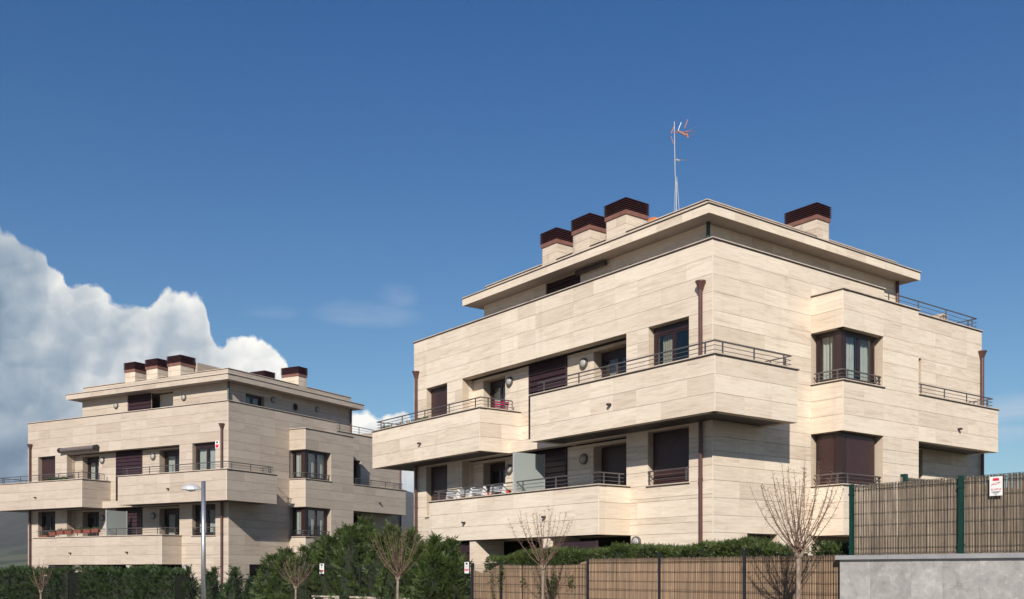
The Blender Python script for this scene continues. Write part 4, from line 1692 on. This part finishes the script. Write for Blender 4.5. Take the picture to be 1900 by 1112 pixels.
def mesh_panel(ff, root, t0, t1, z0, z1, mat, folds=True, step=0.05, off=0.0, w=0.0036):
    m = MB()
    n = int(round((t1 - t0) / step))
    for i in range(n + 1):
        t = t0 + (t1 - t0) * i / n
        ff.bar(m, t - w / 2, t + w / 2, off, off + w, z0, z1)
    z = z1 - 0.10
    k = 0
    zz = [z1 - 0.005]
    while z > z0 + 0.03:
        zz.append(z)
        z -= 0.20
    zz.append(z0 + 0.01)
    for z in zz:
        ff.bar(m, t0, t1, off + w, off + 2.2 * w, z - 0.003, z + 0.003)
    if folds:
        for i in range(n + 1):
            t = t0 + (t1 - t0) * i / n
            m.tube([ff.p(t, off, z1 - 0.10), ff.p(t, off + 0.035, z1 - 0.05), ff.p(t, off, z1)], 0.0024, 3, cap=False)
        ff.bar(m, t0, t1, off + 0.032, off + 0.038, z1 - 0.053, z1 - 0.047)
    o = m.build('mesh_panel', mat, root, recalc=False)
    return o


def reeds(ff, root, t0, t1, z0, ztop, mat, seed, off=-0.020, gaps=(), wires=True):
    rs = random.Random(seed)
    m = MB()
    t = t0
    while t < t1:
        w = rs.uniform(0.007, 0.013)
        if not any(a < t < b_ for a, b_ in gaps):
            zt_ = ztop(t) + rs.gauss(0, 0.009) - (0.03 if rs.random() < 0.04 else 0)
            ln = rs.gauss(0, 0.012)
            o_ = off + rs.uniform(-0.012, 0.006)
            # four-sided cane
            c0, c1 = ff.p(t, o_, z0), ff.p(t + ln, o_, zt_)
            b_ = len(m.v)
            for c in (c0, c1):
                for dx, dn in ((-w / 2, 0), (0, w / 2), (w / 2, 0), (0, -w / 2)):
                    q_ = ff.d * dx + ff.n * dn
                    m.v.append((c[0] + q_.x, c[1] + q_.y, c[2]))
            for k in range(4):
                k2 = (k + 1) % 4
                m.f.append((b_ + k, b_ + k2, b_ + 4 + k2, b_ + 4 + k))
                m.mi.append(0)
            m.f.append((b_ + 4, b_ + 5, b_ + 6, b_ + 7))
            m.mi.append(0)
        t += w * rs.uniform(0.34, 0.62)
    o = m.build('reed_screen', mat, root, recalc=False)
    o['kind'] = 'stuff'
    if not wires:
        return o
    # binding wires, slightly wavy
    m = MB()
    z = z0 + 0.12
    while z < min(ztop(t0), ztop(t1)) - 0.05:
        pts = []
        n = int((t1 - t0) / 0.25)
        for i in range(n + 1):
            tt = t0 + (t1 - t0) * i / n
            pts.append(ff.p(tt, off + 0.012, z + rs.uniform(-0.008, 0.008)))
        m.tube(pts, 0.0018, 3, cap=False)
        z += 0.38
    m.build('binding_wire', BLACKP, root, recalc=False)
    return o


# low reed fence before the near block
VF = -4.5
ff = FenceFrame(wpt(F1, 4.5, VF), wpt(F1, -7.05, VF))
root = empty('reed_fence', (ff.a.x, ff.a.y, 0))
tag(root, 'long low mesh fence backed with tan reed screening along the pavement', 'fence')
posts = [0.06, 1.34, 4.71, 7.0, 9.29, 11.51]
zt_low = EYE + 0.27


def low_top(t):
    if t < 1.34:
        return EYE + 0.06 - 0.12 * math.sin(min(1, t / 1.1) * math.pi) + 0.10 * (t / 1.34) ** 2
    if t < 4.71:
        return EYE + 0.165 - 0.035 * math.sin((t - 1.34) / 3.37 * math.pi) + (0.10 * max(0, (t - 4.35) / 0.36))
    return EYE + 0.275


for a, b_, sd in ((0.0, 4.70, 1), (4.72, 11.50, 2)):
    reeds(ff, root, a + 0.02, b_, 0.05, low_top, REED, sd, gaps=((2.18, 2.24),) if a == 0 else ())
for i in range(len(posts) - 1):
    mesh_panel(ff, root, posts[i] + 0.03, posts[i + 1] - 0.03, 0.08, EYE + (0.17 if i < 2 else 0.285), BLACKP, folds=i >= 2)
for i, t in enumerate(posts):
    m = MB()
    ff.bar(m, t - 0.022, t + 0.022, -0.03, 0.035, 0.0, EYE + (0.40 if i in (3, 4) else (0.30 if i >= 2 else 0.22)))
    p_ = m.build('fence_post', BLACKP, root)
    m = MB()
    ff.bar(m, t - 0.026, t + 0.026, -0.034, 0.039, EYE + (0.12 if i < 2 else 0.02), EYE + (0.145 if i < 2 else 0.045))
    m.build('post_clip', BLACKP, p_)
# shoots of the hedge growing through the reeds
rs = np.random.RandomState(11)
for k, (px, py, n_) in enumerate([(918, 1075, 26), (937, 1062, 46), (934, 1080, 30), (1022, 1088, 34), (1034, 1078, 50), (1064, 1082, 44), (1035, 1096, 34), (1010, 1097, 26), (920, 1100, 26), (978, 1079, 14)]):
    u = None
    # intersect the pixel column with the fence line
    kx = (px - 950) / F
    den = ff.d.x - kx * ff.d.y
    t = (kx * ff.a.y - ff.a.x) / den
    y = ff.a.y + ff.d.y * t
    z = EYE + (1060 - py) / F * y
    root_t = empty('hedge_shoot', (ff.a.x + ff.d.x * t, y, z))
    tag(root_t, ['leafy shoot pushing through the reeds %s' % s for s in (
        'low beside the second post', 'high beside the second post', 'below the highest one near the second post', 'just right of the middle bare tree trunk',
        'tallest of the cluster right of the middle bare tree', 'bunch halfway to the fourth post', 'lowest of the cluster right of the middle bare tree',
        'low against the trunk of the middle bare tree', 'at the very bottom left of the reed fence', 'thin one left of the middle bare tree')][k], 'shoot', 'hedge shoots growing through the reed fence')
    Pp = rs.normal(size=(n_, 3)) * np.array([0.055, 0.02, 0.10])
    q_ = np.zeros_like(Pp)
    q_[:, 0] = Pp[:, 0] * ff.d.x + (0.07 + np.abs(Pp[:, 1])) * ff.n.x
    q_[:, 1] = Pp[:, 0] * ff.d.y + (0.07 + np.abs(Pp[:, 1])) * ff.n.y
    q_[:, 2] = Pp[:, 2]
    Dd = rs.normal(size=(n_, 3)) * 0.6 + np.array([ff.n.x, ff.n.y, 0.5])
    spray_mesh('foliage', q_, Dd, rs.uniform(0.05, 0.12, n_), HEDGE, root_t, k + 90)
    m = MB()
    m.tube([(-ff.n.x * 0.05, -ff.n.y * 0.05, -0.12), (ff.n.x * 0.05, ff.n.y * 0.05, 0.02)], 0.004, 4)
    m.build('stem', BARK, root_t)

# upper stone wall with tall reed fence on top
ffu = FenceFrame(wpt(F1, -6.98, VF - 0.10), wpt(F1, -16.0, VF - 0.10))
wallr = empty('stone_wall', (ffu.a.x, ffu.a.y, 0))
tag(wallr, 'grey veined limestone retaining wall with a flat cap under the tall fence at the right', 'wall')
zc = EYE + 0.20
t = 0.0
rr = random.Random(3)
m = MB()
ffu.bar(m, 0.02, 9.0, -0.30, -0.031, -0.05, zc - 0.002)
m.build('wall_core', LOWWALL, wallr)
while t < 8.95:
    w = rr.choice([0.55, 0.6, 0.6, 0.75])
    t1 = min(9.0, t + w)
    for z0_, z1_ in ((zc - 0.90, zc), (zc - 1.90, zc - 0.90)):
        m = MB()
        pr = rr.uniform(-0.0015, 0.0015)
        ffu.bar(m, t + 0.0015, t1 - 0.0015, -0.03, pr, z0_ + 0.002, z1_ - 0.002)
        m.build('stone_slab', MARBLE, wallr)
    t = t1
t = -0.06
while t < 9.0:
    t1 = min(9.05, t + 1.02)
    m = MB()
    ffu.bar(m, t + 0.002, t1 - 0.002, -0.33, 0.055, zc + 0.001, zc + 0.075)
    cs = m.build('cap_stone', CAPST, wallr)
    t = t1
ffr = FenceFrame(wpt(F1, -7.10, VF), wpt(F1, -16.1, VF))
uroot = empty('tall_reed_fence', (ffr.a.x, ffr.a.y, zc + 0.075))
tag(uroot, 'green-posted mesh fence with weathered reed screening standing on the stone wall', 'fence')
zb_ = 0.0
zt_ = EYE + 1.50 - (zc + 0.075)
pp = [0.06, 2.04, 4.03, 6.02, 8.0]
reeds(ffr, uroot, 0.0, 8.9, 0.01, lambda t: zt_ - 0.015, REEDOLD, 4, wires=False)
for i in range(len(pp) - 1):
    mesh_panel(ffr, uroot, pp[i] + 0.03, pp[i + 1] - 0.03, 0.03, zt_, WIREG)
    # fold at the foot
for t in pp:
    m = MB()
    ffr.bar(m, t - 0.032, t + 0.032, -0.02, 0.045, 0.0, zt_ + 0.015)
    p_ = m.build('fence_post', GREEN, uroot)
    for zc_ in (0.13, zt_ - 0.18):
        m = MB()
        ffr.bar(m, t - 0.042, t + 0.042, -0.03, 0.055, zc_, zc_ + 0.03)
        m.build('post_clip', GREEN, p_)
# side fence behind, seen over the top
ffs = FenceFrame(wpt(F1, -7.0, -2.7), wpt(F1, -7.0, 4.5))
sroot = empty('side_reed_fence', (ffs.a.x, ffs.a.y, 1.80))
tag(sroot, 'bit of reed fence running away behind the tall fence, its green post end showing', 'fence')
sz = EYE + 175 / F * 18.43 - 1.80
reeds(ffs, sroot, 0.0, 7.2, 0.0, lambda t: sz, REEDOLD, 9)
mesh_panel(ffs, sroot, 0.1, 7.1, 0.02, sz, WIREG)
for t in (0.12, 2.4, 4.8, 7.1):
    m = MB()
    ffs.bar(m, t - 0.05, t + 0.05, -0.07, 0.03, 0.0, sz + 0.065)
    m.build('fence_post', GREEN, sroot)

# low pale wall with mesh fence before the cypresses
wa = at(493.5, 36.5)
wb = at(875, 29.35)
ffl = FenceFrame(wa, wb)
lroot = empty('low_wall', (wa[0], wa[1], 0))
tag(lroot, 'low pale rendered wall with a thin stone coping below the cypress screen', 'wall')
m = MB()
ffl.bar(m, 0.0, ffl.L, -0.22, 0.0, -0.05, EYE - 0.90)
m.build('wall_face', LOWWALL, lroot)
n = int(ffl.L / 1.2)
for i in range(n):
    m = MB()
    ffl.bar(m, ffl.L * i / n + 0.003, ffl.L * (i + 1) / n - 0.003, -0.26, 0.05, EYE - 0.899, EYE - 0.845)
    m.build('cap_stone', COPE, lroot)
froot = empty('mesh_fence', (wa[0], wa[1], EYE - 0.845))
tag(froot, 'dark wire mesh fence on the low wall before the cypress screen', 'fence')
n = 4
for i in range(n + 1):
    t = 0.08 + (ffl.L - 0.16) * i / n
    m = MB()
    ffl.bar(m, t - 0.03, t + 0.03, -0.13, -0.07, 0.0, 1.08)
    m.build('fence_post', BLACKP, froot)
    if i < n:
        mesh_panel(ffl, froot, t + 0.03, t + (ffl.L - 0.16) / n - 0.03, 0.03, 1.02, BLACKP, off=-0.10, step=0.06, w=0.004)
# mesh fence before the far block
fa, fb = at(-60, 45.2), at(492, 37.2)
fff = FenceFrame(fa, fb)
froot2 = empty('mesh_fence', (fa[0], fa[1], -1.1))
tag(froot2, 'dark wire mesh fence before the hedges of the far block', 'fence')
n = 6
for i in range(n + 1):
    t = fff.L * i / n
    m = MB()
    fff.bar(m, t - 0.03, t + 0.03, -0.03, 0.03, 0.0, EYE - 0.15 + 1.1)
    m.build('fence_post', BLACKP, froot2)
    if i < n:
        mesh_panel(fff, froot2, t + 0.03, t + fff.L / n - 0.03, 0.05, EYE - 0.22 + 1.1, BLACKP, step=0.09, w=0.006, folds=False)

# ------------------------------------------------------------------ signs
def text_mesh(body, size, mat, parent, loc, rot):
    cu = bpy.data.curves.new('txt', 'FONT')
    cu.body = body
    cu.size = size
    cu.align_x = 'CENTER'
    cu.align_y = 'CENTER'
    cu.extrude = 0.0008
    ob = bpy.data.objects.new('txt', cu)
    COL.objects.link(ob)
    dg = bpy.context.evaluated_depsgraph_get()
    me = bpy.data.meshes.new_from_object(ob.evaluated_get(dg))
    bpy.data.objects.remove(ob)
    me.materials.clear()
    me.materials.append(mat)
    o = bpy.data.objects.new('lettering', me)
    o.location = loc
    o.rotation_euler = rot
    return link(o, parent)


def alarm_sign(ffx, px, py0, py1, wpx, off, label, style='tall', name='alarm_sign'):
    kx = (px - 950) / F
    t = (kx * ffx.a.y - ffx.a.x) / (ffx.d.x - kx * ffx.d.y)
    base = ffx.a + ffx.d * t + ffx.n * off
    Y = base.y
    z0, z1 = EYE + (1060 - py1) / F * Y, EYE + (1060 - py0) / F * Y
    H = z1 - z0
    # width foreshortened by the angle of the fence
    k2 = kx + wpx / 2 / F
    t2 = (k2 * ffx.a.y - ffx.a.x) / (ffx.d.x - k2 * ffx.d.y)
    W = abs(t2 - t) * 2
    rt = empty(name, (base.x, base.y, z0))
    ang = math.atan2(ffx.n.y, ffx.n.x) + math.pi / 2
    rt.rotation_euler = (0, 0, ang)
    tag(rt, label, 'sign', 'small alarm notices fixed to the fences')
    # local: x along the plate, -y towards the viewer
    m = MB()
    m.box(-W / 2, W / 2, 0, 0.004, 0, H)
    m.build('plate', WHITE, rt)
    if style == 'tall':
        m = MB()
        m.box(-W * 0.24, W * 0.24, -0.003, -0.0005, H * 0.78, H * 0.92)
        m.build('red_emblem', RED, rt)
        m = MB()
        m.tube([(-W * 0.36, -0.002, H * 0.53), (-W * 0.2, -0.002, H * 0.60), (0.0, -0.002, H * 0.58), (W * 0.2, -0.002, H * 0.65), (W * 0.36, -0.002, H * 0.66)], 0.0035, 4)
        m.tube([(-W * 0.36, -0.002, H * 0.60), (-W * 0.1, -0.002, H * 0.66), (W * 0.36, -0.002, H * 0.71)], 0.003, 4)
        m.build('red_scroll', RED, rt)
        text_mesh('ALARMA', W * 0.215, RED, rt, (0, -0.0012, H * 0.33), (R(90), 0, 0))
        for k, zz in enumerate((0.19, 0.13)):
            m = MB()
            for j in range(9 if k == 0 else 6):
                x0 = -W * 0.36 + j * W * 0.082 + (0.0 if k == 0 else W * 0.12)
                m.box(x0, x0 + W * 0.055, -0.003, -0.0005, H * zz, H * (zz + 0.035))
            m.build('small_print', INK, rt)
        m = MB()
        m.box(-W * 0.10, W * 0.10, -0.003, -0.0005, H * 0.03, H * 0.10)
        m.build('crest', LAMPGREY, rt)
    else:
        m = MB()
        m.box(-W * 0.22, W * 0.22, -0.003, -0.0005, H * 0.77, H * 0.94)
        m.build('dark_emblem', INK, rt)
        m = MB()
        for k in range(3):
            m.box(-W * 0.3, W * 0.3, -0.003, -0.0005, H * (0.52 + 0.07 * k), H * (0.545 + 0.07 * k))
        m.build('small_print', LAMPGREY, rt)
        m = MB()
        m.box(-W * 0.44, W * 0.44, -0.003, -0.0005, H * 0.22, H * 0.40)
        m.build('red_band', PINK, rt)
    return rt


alarm_sign(ffr, 1851, 884.5, 920, 24, 0.05, 'white notice with red lettering wired to the top of the tall reed fence')
alarm_sign(ff, 871.5, 1043, 1064, 8, 0.10, 'small white notice with a pink band at the left end of the reed fence', 'small')
alarm_sign(ffl, 597, 1046, 1065, 8, 0.0, 'small white notice on the mesh fence before the cypress screen', 'small')
alarm_sign(fff, 323, 1075, 1092, 7, 0.06, 'small white notice on the mesh fence left of the lamp post', 'small')
# round sign in the far-left hedge
x, y = at(38, 43.9)
rt = empty('round_sign', (x, y, -1.1))
tag(rt, 'small round pale sign on a post in the hedge at the far left', 'sign')
m = MB()
m.tube([(0, 0.02, 0), (0, 0.02, 1.1 + EYE - 0.30)], 0.02, 6)
m.build('sign_post', GALV, rt)
m = MB()
m.lathe((0, 0, 1.1 + EYE - 0.43), (0, -1, 0), [(0.10, 0), (0.10, 0.012)], 18)
pl_ = m.build('disc', WHITE, rt)
m = MB()
m.lathe((0, -0.0125, 1.1 + EYE - 0.43), (0, -1, 0), [(0.07, 0), (0.07, 0.004)], 18)
m.build('red_disc', PINK, pl_)

# ------------------------------------------------------------------ street lamp
x, y = at(377.5, 33.0)
rt = empty('street_lamp', (x, y, 0.0))
tag(rt, 'silver street lamp with a half-dome head on a straight pole before the far block', 'street lamp')
ztop = EYE + (1060 - 893) / F * 33.0
m = MB()
m.tube([(0, 0, 0), (0, 0, ztop)], [0.078, 0.070], 16)
m.build('pole', GALV, rt, smooth=True)
m = MB()
za = EYE + (1060 - 907.5) / F * 33.0
m.tube([(0, 0, za), (-0.14, -0.01, za + 0.01)], 0.03, 8)
m.build('arm', GALV, rt)
m = MB()
# half-dome head: flattened shell, longer than wide
cx_, L_, W_, H_ = -0.42, 0.335, 0.23, 0.20
na, nb = 18, 6
for j in range(nb + 1):
    ph = (math.pi / 2) * j / nb
    for i in range(na):
        th = 2 * math.pi * i / na
        m.v.append((cx_ + L_ * math.cos(th) * math.cos(ph), W_ * math.sin(th) * math.cos(ph), za - 0.03 + H_ * math.sin(ph)))
for j in range(nb):
    for i in range(na):
        i2 = (i + 1) % na
        m.f.append((j * na + i, j * na + i2, (j + 1) * na + i2, (j + 1) * na + i))
        m.mi.append(0)
m.f.append(tuple(range(na))[::-1])
m.mi.append(0)
m.build('lamp_head', LAMPGREY, rt, smooth=False)
m = MB()
m.lathe((cx_, 0, za - 0.03), (0, 0, -1), [(0.16, 0), (0.14, 0.03), (0.05, 0.05)], 16)
m.build('lamp_lens', WHITE, rt)

# ------------------------------------------------------------------ aerial and dish on the near roof
def near(u, v, z):
    return Vector(F1.w(u, v, z))


def Zroof(s=0):
    return 10.33


base = near(3.35, 2.15, 10.33)
# place the mast on its pixel column
Ym = base.y
mx = (1254.5 - 950) / F * Ym
base = Vector((mx, Ym, base.z))
zt_ = EYE + (1060 - 226) / F * Ym
rt = empty('television_aerial', base)
tag(rt, 'tall thin television aerial on the near roof behind the front corner', 'aerial')
H = zt_ - base.z
m = MB()
m.tube([(0.0, 0, 0), (0.0, 0, 1.35)], 0.022, 8)
m.tube([(0.0, 0, 1.3), (-0.03, 0, H * 0.5), (-0.055, 0, H)], 0.013, 8)
m.build('mast', MAST, rt)
m = MB()
m.tube([(-0.075, 0, 0), (-0.02, 0, 1.45)], 0.008, 5)
m.tube([(0.13, 0.0, 0), (0.02, 0, 1.5)], 0.008, 5)
m.build('stay', MAST, rt)
sc_ = Ym / F       # metres per photo pixel at the mast


def ap(dx, dy, dep=0.0):
    """offset in photo pixels from the mast top"""
    return (-0.055 + dx * sc_, dep, H - dy * sc_)


m = MB()
m.tube([ap(-3, 20), ap(12, 22, -0.1), ap(30, 26, -0.3)], 0.010, 6)
m.build('boom', ANTORANGE, rt)
m = MB()
m.tube([ap(-6, 22), ap(0, 8)], 0.013, 6)
m.tube([ap(-6, 27), ap(-1, 42)], 0.010, 6)
m.tube([ap(18, 15, -0.1), ap(24, -1, -0.1)], 0.014, 6)
m.tube([ap(20, 22, -0.15), ap(24, 34, -0.15)], 0.022, 6)
m.build('reflector', ANTORANGE, rt)
m = MB()
m.tube([ap(6, 19, -0.1), ap(12, 4, -0.1)], 0.006, 5)
for k in range(5):
    m.tube([ap(22 + k * 1.5, 22 + k * 2.4, -0.2), ap(34 - k * 0.4, 24 + k * 3.4, -0.5)], 0.0045, 4)
m.build('director', GALV, rt)
m = MB()
m.tube([ap(6, 20, -0.1), ap(16, 27, -0.15), ap(20, 31, -0.2)], 0.026, 6)
m.build('dipole_box', ANTORANGE, rt)
m = MB()
ring = [ap(17 + 14 * math.cos(a), 71 + 7.0 * math.sin(a), -0.25 * math.sin(a)) for a in [2 * math.pi * k / 20 for k in range(21)]]
m.tube(ring, 0.006, 4, cap=False)
ring = [ap(17 + 10 * math.cos(a), 71 + 4.5 * math.sin(a), -0.2 * math.sin(a)) for a in [2 * math.pi * k / 20 for k in range(19)]]
m.tube(ring, 0.005, 4, cap=False)
m.build('ring_antenna', GALV, rt)
m = MB()
m.tube([ap(3, 71), ap(10, 72)], 0.03, 6)
m.build('ring_clamp', LAMPGREY, rt)

dp = near(4.15, 2.4, 10.33)
px_ = (1216 - 950) / F * dp.y
rt = empty('satellite_dish', (px_, dp.y, dp.z))
tag(rt, 'orange satellite dish peeping over the roof edge beside the largest chimney', 'satellite dish')
zd = EYE + (1060 - 418) / F * dp.y - dp.z
m = MB()
ax = Vector((0.25, -1, 0.25)).normalized()
m.lathe((0, 0, zd), ax, [(0.02, -0.10), (0.12, -0.09), (0.2, -0.06), (0.27, 0.0), (0.275, 0.01), (0.2, -0.04), (0.02, -0.07)], 24)
m.build('dish', ORANGE, rt, smooth=False)
m = MB()
m.tube([(0, 0.12, 0), (0, 0.10, zd)], 0.02, 7)
m.build('dish_pole', GALV, rt)
m = MB()
m.tube([(0, 0, zd - 0.25), Vector((0, 0, zd)) + ax * 0.3], 0.01, 5)
m.build('feed_arm', GALV, rt)


# ------------------------------------------------------------------ things on the balconies
def pot_plant(fr, u, v, z, w, label, pot=TERRA, plant=PLANT, n=60, h=0.16, name='planter', long=True, group='planters on the balconies', spread=1.0, sz=(0.07, 0.16)):
    p = fr.w(u, v, z)
    rt = empty(name, p, fr.ang + math.pi / 2)
    tag(rt, label, 'planter', group)
    m = MB()
    d = 0.09
    if long:
        m.quad_hex([(-w / 2 * 0.9, -d * 0.8, 0), (w / 2 * 0.9, -d * 0.8, 0), (w / 2 * 0.9, d * 0.8, 0), (-w / 2 * 0.9, d * 0.8, 0),
                    (-w / 2, -d, h), (w / 2, -d, h), (w / 2, d, h), (-w / 2, d, h)])
    else:
        m.lathe((0, 0, 0), (0, 0, 1), [(w * 0.34, 0), (w * 0.46, h * 0.82), (w * 0.5, h * 0.84), (w * 0.5, h)], 14)
    m.build('pot', pot, rt)
    m = MB()
    if long:
        m.box(-w / 2 + 0.01, w / 2 - 0.01, -d + 0.01, d - 0.01, h, h + 0.008)
    else:
        m.lathe((0, 0, h), (0, 0, 1), [(w * 0.44, 0), (w * 0.44, 0.008)], 14)
    m.build('soil', SOIL, rt)
    if n:
        rs = np.random.RandomState(int(abs(u * 100 + z * 10)) % 9999)
        P_ = np.stack([rs.uniform(-w / 2, w / 2, n) * 0.9 * spread, rs.normal(0, d * 0.5, n), np.full(n, h)], 1)
        D_ = rs.normal(size=(n, 3)) * 0.5 + np.array([0, 0, 1.0])
        spray_mesh('foliage', P_, D_, rs.uniform(sz[0], sz[1], n), plant, rt, 3, width=0.5)
    return rt


def clamp_uv(fr, px, v):
    k = (px - 950) / F
    P0 = fr.O + fr.v * v
    return float((k * P0[1] - P0[0]) / (fr.u[0] - k * fr.u[1]))


VI = -1.2 + 0.42   # just inside the railing
# near block, upper left balcony
for px, w, lab, pot, n in ((717, 0.85, 'black trough with a leafy plant at the far end of the upper left balcony', BLUEPL, 70),
                           (743, 0.55, 'terracotta trough with dry stems, second from the far end of the upper left balcony', TERRA, 30),
                           (765, 0.80, 'dark blue trough between two terracotta ones on the upper left balcony', BLUEPL, 26),
                           (786, 0.75, 'terracotta trough with green plants right of the drainpipe on the upper left balcony', TERRA, 70)):
    pot_plant(F1, clamp_uv(F1, px, VI + 0.10), VI + 0.10, 5.30, w, lab, pot=pot, n=n)
pot_plant(F1, clamp_uv(F1, 900, -0.35), -0.35, 5.05, 0.26, 'small potted plant by the pink chair behind the upper railing corner', pot=BLUEPL, n=24, long=False, sz=(0.08, 0.2))
# near block, first floor
for px, lab in ((912, 'red pot on the first-floor terrace left of the other red pot'), (941, 'red pot beside the frosted partition')):
    pot_plant(F1, clamp_uv(F1, px, VI), VI, 2.36, 0.28, lab, pot=REDPOT, n=26, h=0.20, long=False, sz=(0.05, 0.1))

# white slatted bundles hanging behind the first-floor railing
for k, (px, w, lab) in enumerate(((842, 0.60, 'leftmost of the white slatted bundles on the first-floor railing'),
                                  (866, 0.60, 'middle white slatted bundle on the first-floor railing'),
                                  (889, 0.60, 'third white slatted bundle from the left on the first-floor railing'),
                                  (925, 0.66, 'white slatted bundle above the red pots on the first-floor railing'))):
    u = clamp_uv(F1, px, -0.93)
    rt = empty('railing_basket', F1.w(u, -0.93, 2.50), F1.ang + math.pi / 2)
    tag(rt, lab, 'railing basket', 'white baskets on the first-floor railing')
    for i in range(5):
        m = MB()
        z = 0.02 + i * 0.045
        m.quad_hex([(-w / 2, -0.10 - 0.02 * (i % 2), z), (w / 2, -0.10 - 0.02 * (i % 2), z + 0.02), (w / 2, 0.10, z + 0.02), (-w / 2, 0.10, z),
                    (-w / 2, -0.11, z + 0.022), (w / 2, -0.11, z + 0.045), (w / 2, 0.09, z + 0.045), (-w / 2, 0.09, z + 0.022)])
        m.build('slat', FOIL, rt)
    for sx in (-1, 1):
        m = MB()
        m.quad_hex([(sx * w * 0.5 - 0.01, -0.12, -0.02), (sx * w * 0.5 + 0.01, -0.12, -0.02), (sx * w * 0.5 + 0.01, 0.12, -0.02), (sx * w * 0.5 - 0.01, 0.12, -0.02),
                    (sx * w * 0.5 - 0.01, -0.03, 0.30), (sx * w * 0.5 + 0.01, -0.03, 0.30), (sx * w * 0.5 + 0.01, 0.03, 0.30), (sx * w * 0.5 - 0.01, 0.03, 0.30)])
        m.build('end_bracket', WHITE, rt)


# pink chair and folding lounger on the upper left balcony
def chair(fr, u, v, z, rot, label, mat):
    rt = empty('garden_chair', fr.w(u, v, z), fr.ang + rot)
    tag(rt, label, 'chair')
    m = MB()
    for i in range(6):
        m.box(-0.22, 0.22, -0.20 + i * 0.072, -0.15 + i * 0.072, 0.42, 0.435)
    m.build('seat', mat, rt)
    for i in range(6):
        m = MB()
        z_ = 0.50 + i * 0.07
        y_ = 0.22 + i * 0.022
        m.quad_hex([(-0.22, y_, z_), (0.22, y_, z_), (0.22, y_ + 0.012, z_), (-0.22, y_ + 0.012, z_),
                    (-0.22, y_ + 0.015, z_ + 0.05), (0.22, y_ + 0.015, z_ + 0.05), (0.22, y_ + 0.027, z_ + 0.05), (-0.22, y_ + 0.027, z_ + 0.05)])
        m.build('back_slat', mat, rt)
    for sx in (-0.24, 0.24):
        for a, b_ in (((sx, -0.2, 0), (sx, 0.36, 0.93)), ((sx, 0.28, 0), (sx, -0.22, 0.62))):
            m = MB()
            m.tube([a, b_], 0.013, 6)
            m.build('leg', mat, rt)
        m = MB()
        m.tube([(sx, -0.24, 0.64), (sx, 0.26, 0.66)], 0.02, 6)
        m.build('arm_rest', mat, rt)
    return rt


chair(F1, clamp_uv(F1, 926, 0.05), 0.05, 4.745, math.pi / 2 + 1.2, 'pink slatted garden chair behind the upper balcony railing by the glass door', MAGENTA)
rt = empty('folded_lounger', F1.w(clamp_uv(F1, 872, -0.85), -0.85, 5.33), F1.ang + math.pi / 2)
tag(rt, 'folded pink sun lounger frame lying low behind the upper left railing', 'lounger')
m = MB()
m.tube([(-0.5, 0, 0.06), (0.5, 0, 0.0), (0.52, 0.1, 0.0)], 0.013, 6)
m.build('frame', MAGENTA, rt)
m = MB()
m.tube([(-0.5, 0, 0.06), (-0.46, 0.02, -0.05), (0.3, 0, -0.02)], 0.013, 6)
m.build('brace', MAGENTA, rt)

# far block: planters
for px, lab in ((91, 'leftmost low leafy trough on the upper left balcony of the far block'), (105, 'middle leafy trough on the upper left balcony of the far block'), (120, 'rightmost leafy trough on the upper left balcony of the far block')):
    pot_plant(F2, clamp_uv(F2, px, VI + 0.15), VI + 0.15, 5.24, 0.50, lab, pot=BLUEPL, n=110, sz=(0.12, 0.24))
for k, (px, zz) in enumerate(((83, 2.40), (99, 2.56), (113, 2.62), (128, 2.62), (146, 2.64), (163, 2.64), (178, 2.66))):
    names = ['lowest terracotta trough at the left end', 'second terracotta trough from the left', 'third terracotta trough from the left', 'middle terracotta trough',
             'terracotta trough left of the glass door', 'terracotta trough before the glass door', 'terracotta trough next to the frosted partition']
    pot_plant(F2, clamp_uv(F2, px, -1.02), -1.02, zz - 0.05, 0.52, names[k] + ' on the first-floor railing of the far block', pot=TERRA, n=26, h=0.19, sz=(0.08, 0.17))
# second small chair on the far block balcony
chair(F2, clamp_uv(F2, 141, -0.5), -0.5, 4.72, math.pi / 2, 'grey garden chair behind the upper left railing of the far block', RAILM)

# ------------------------------------------------------------------ haze: one box of thin air
HZ = MB()
HZ.box(-2300, 2300, -2300, 2300, -3.0, 215)
HAZE, nt, b, out = new_mat('haze_air')
nt.n.remove(b)
pv = nt.node('ShaderNodeVolumePrincipled')
pv.inputs['Color'].default_value = (0.80, 0.88, 1.0, 1)
pv.inputs['Density'].default_value = 0.00010
pv.inputs['Anisotropy'].default_value = 0.0
nt.l.new(pv.outputs[0], out.inputs['Volume'])
hz = HZ.build('haze', HAZE)
hz['kind'] = 'stuff'
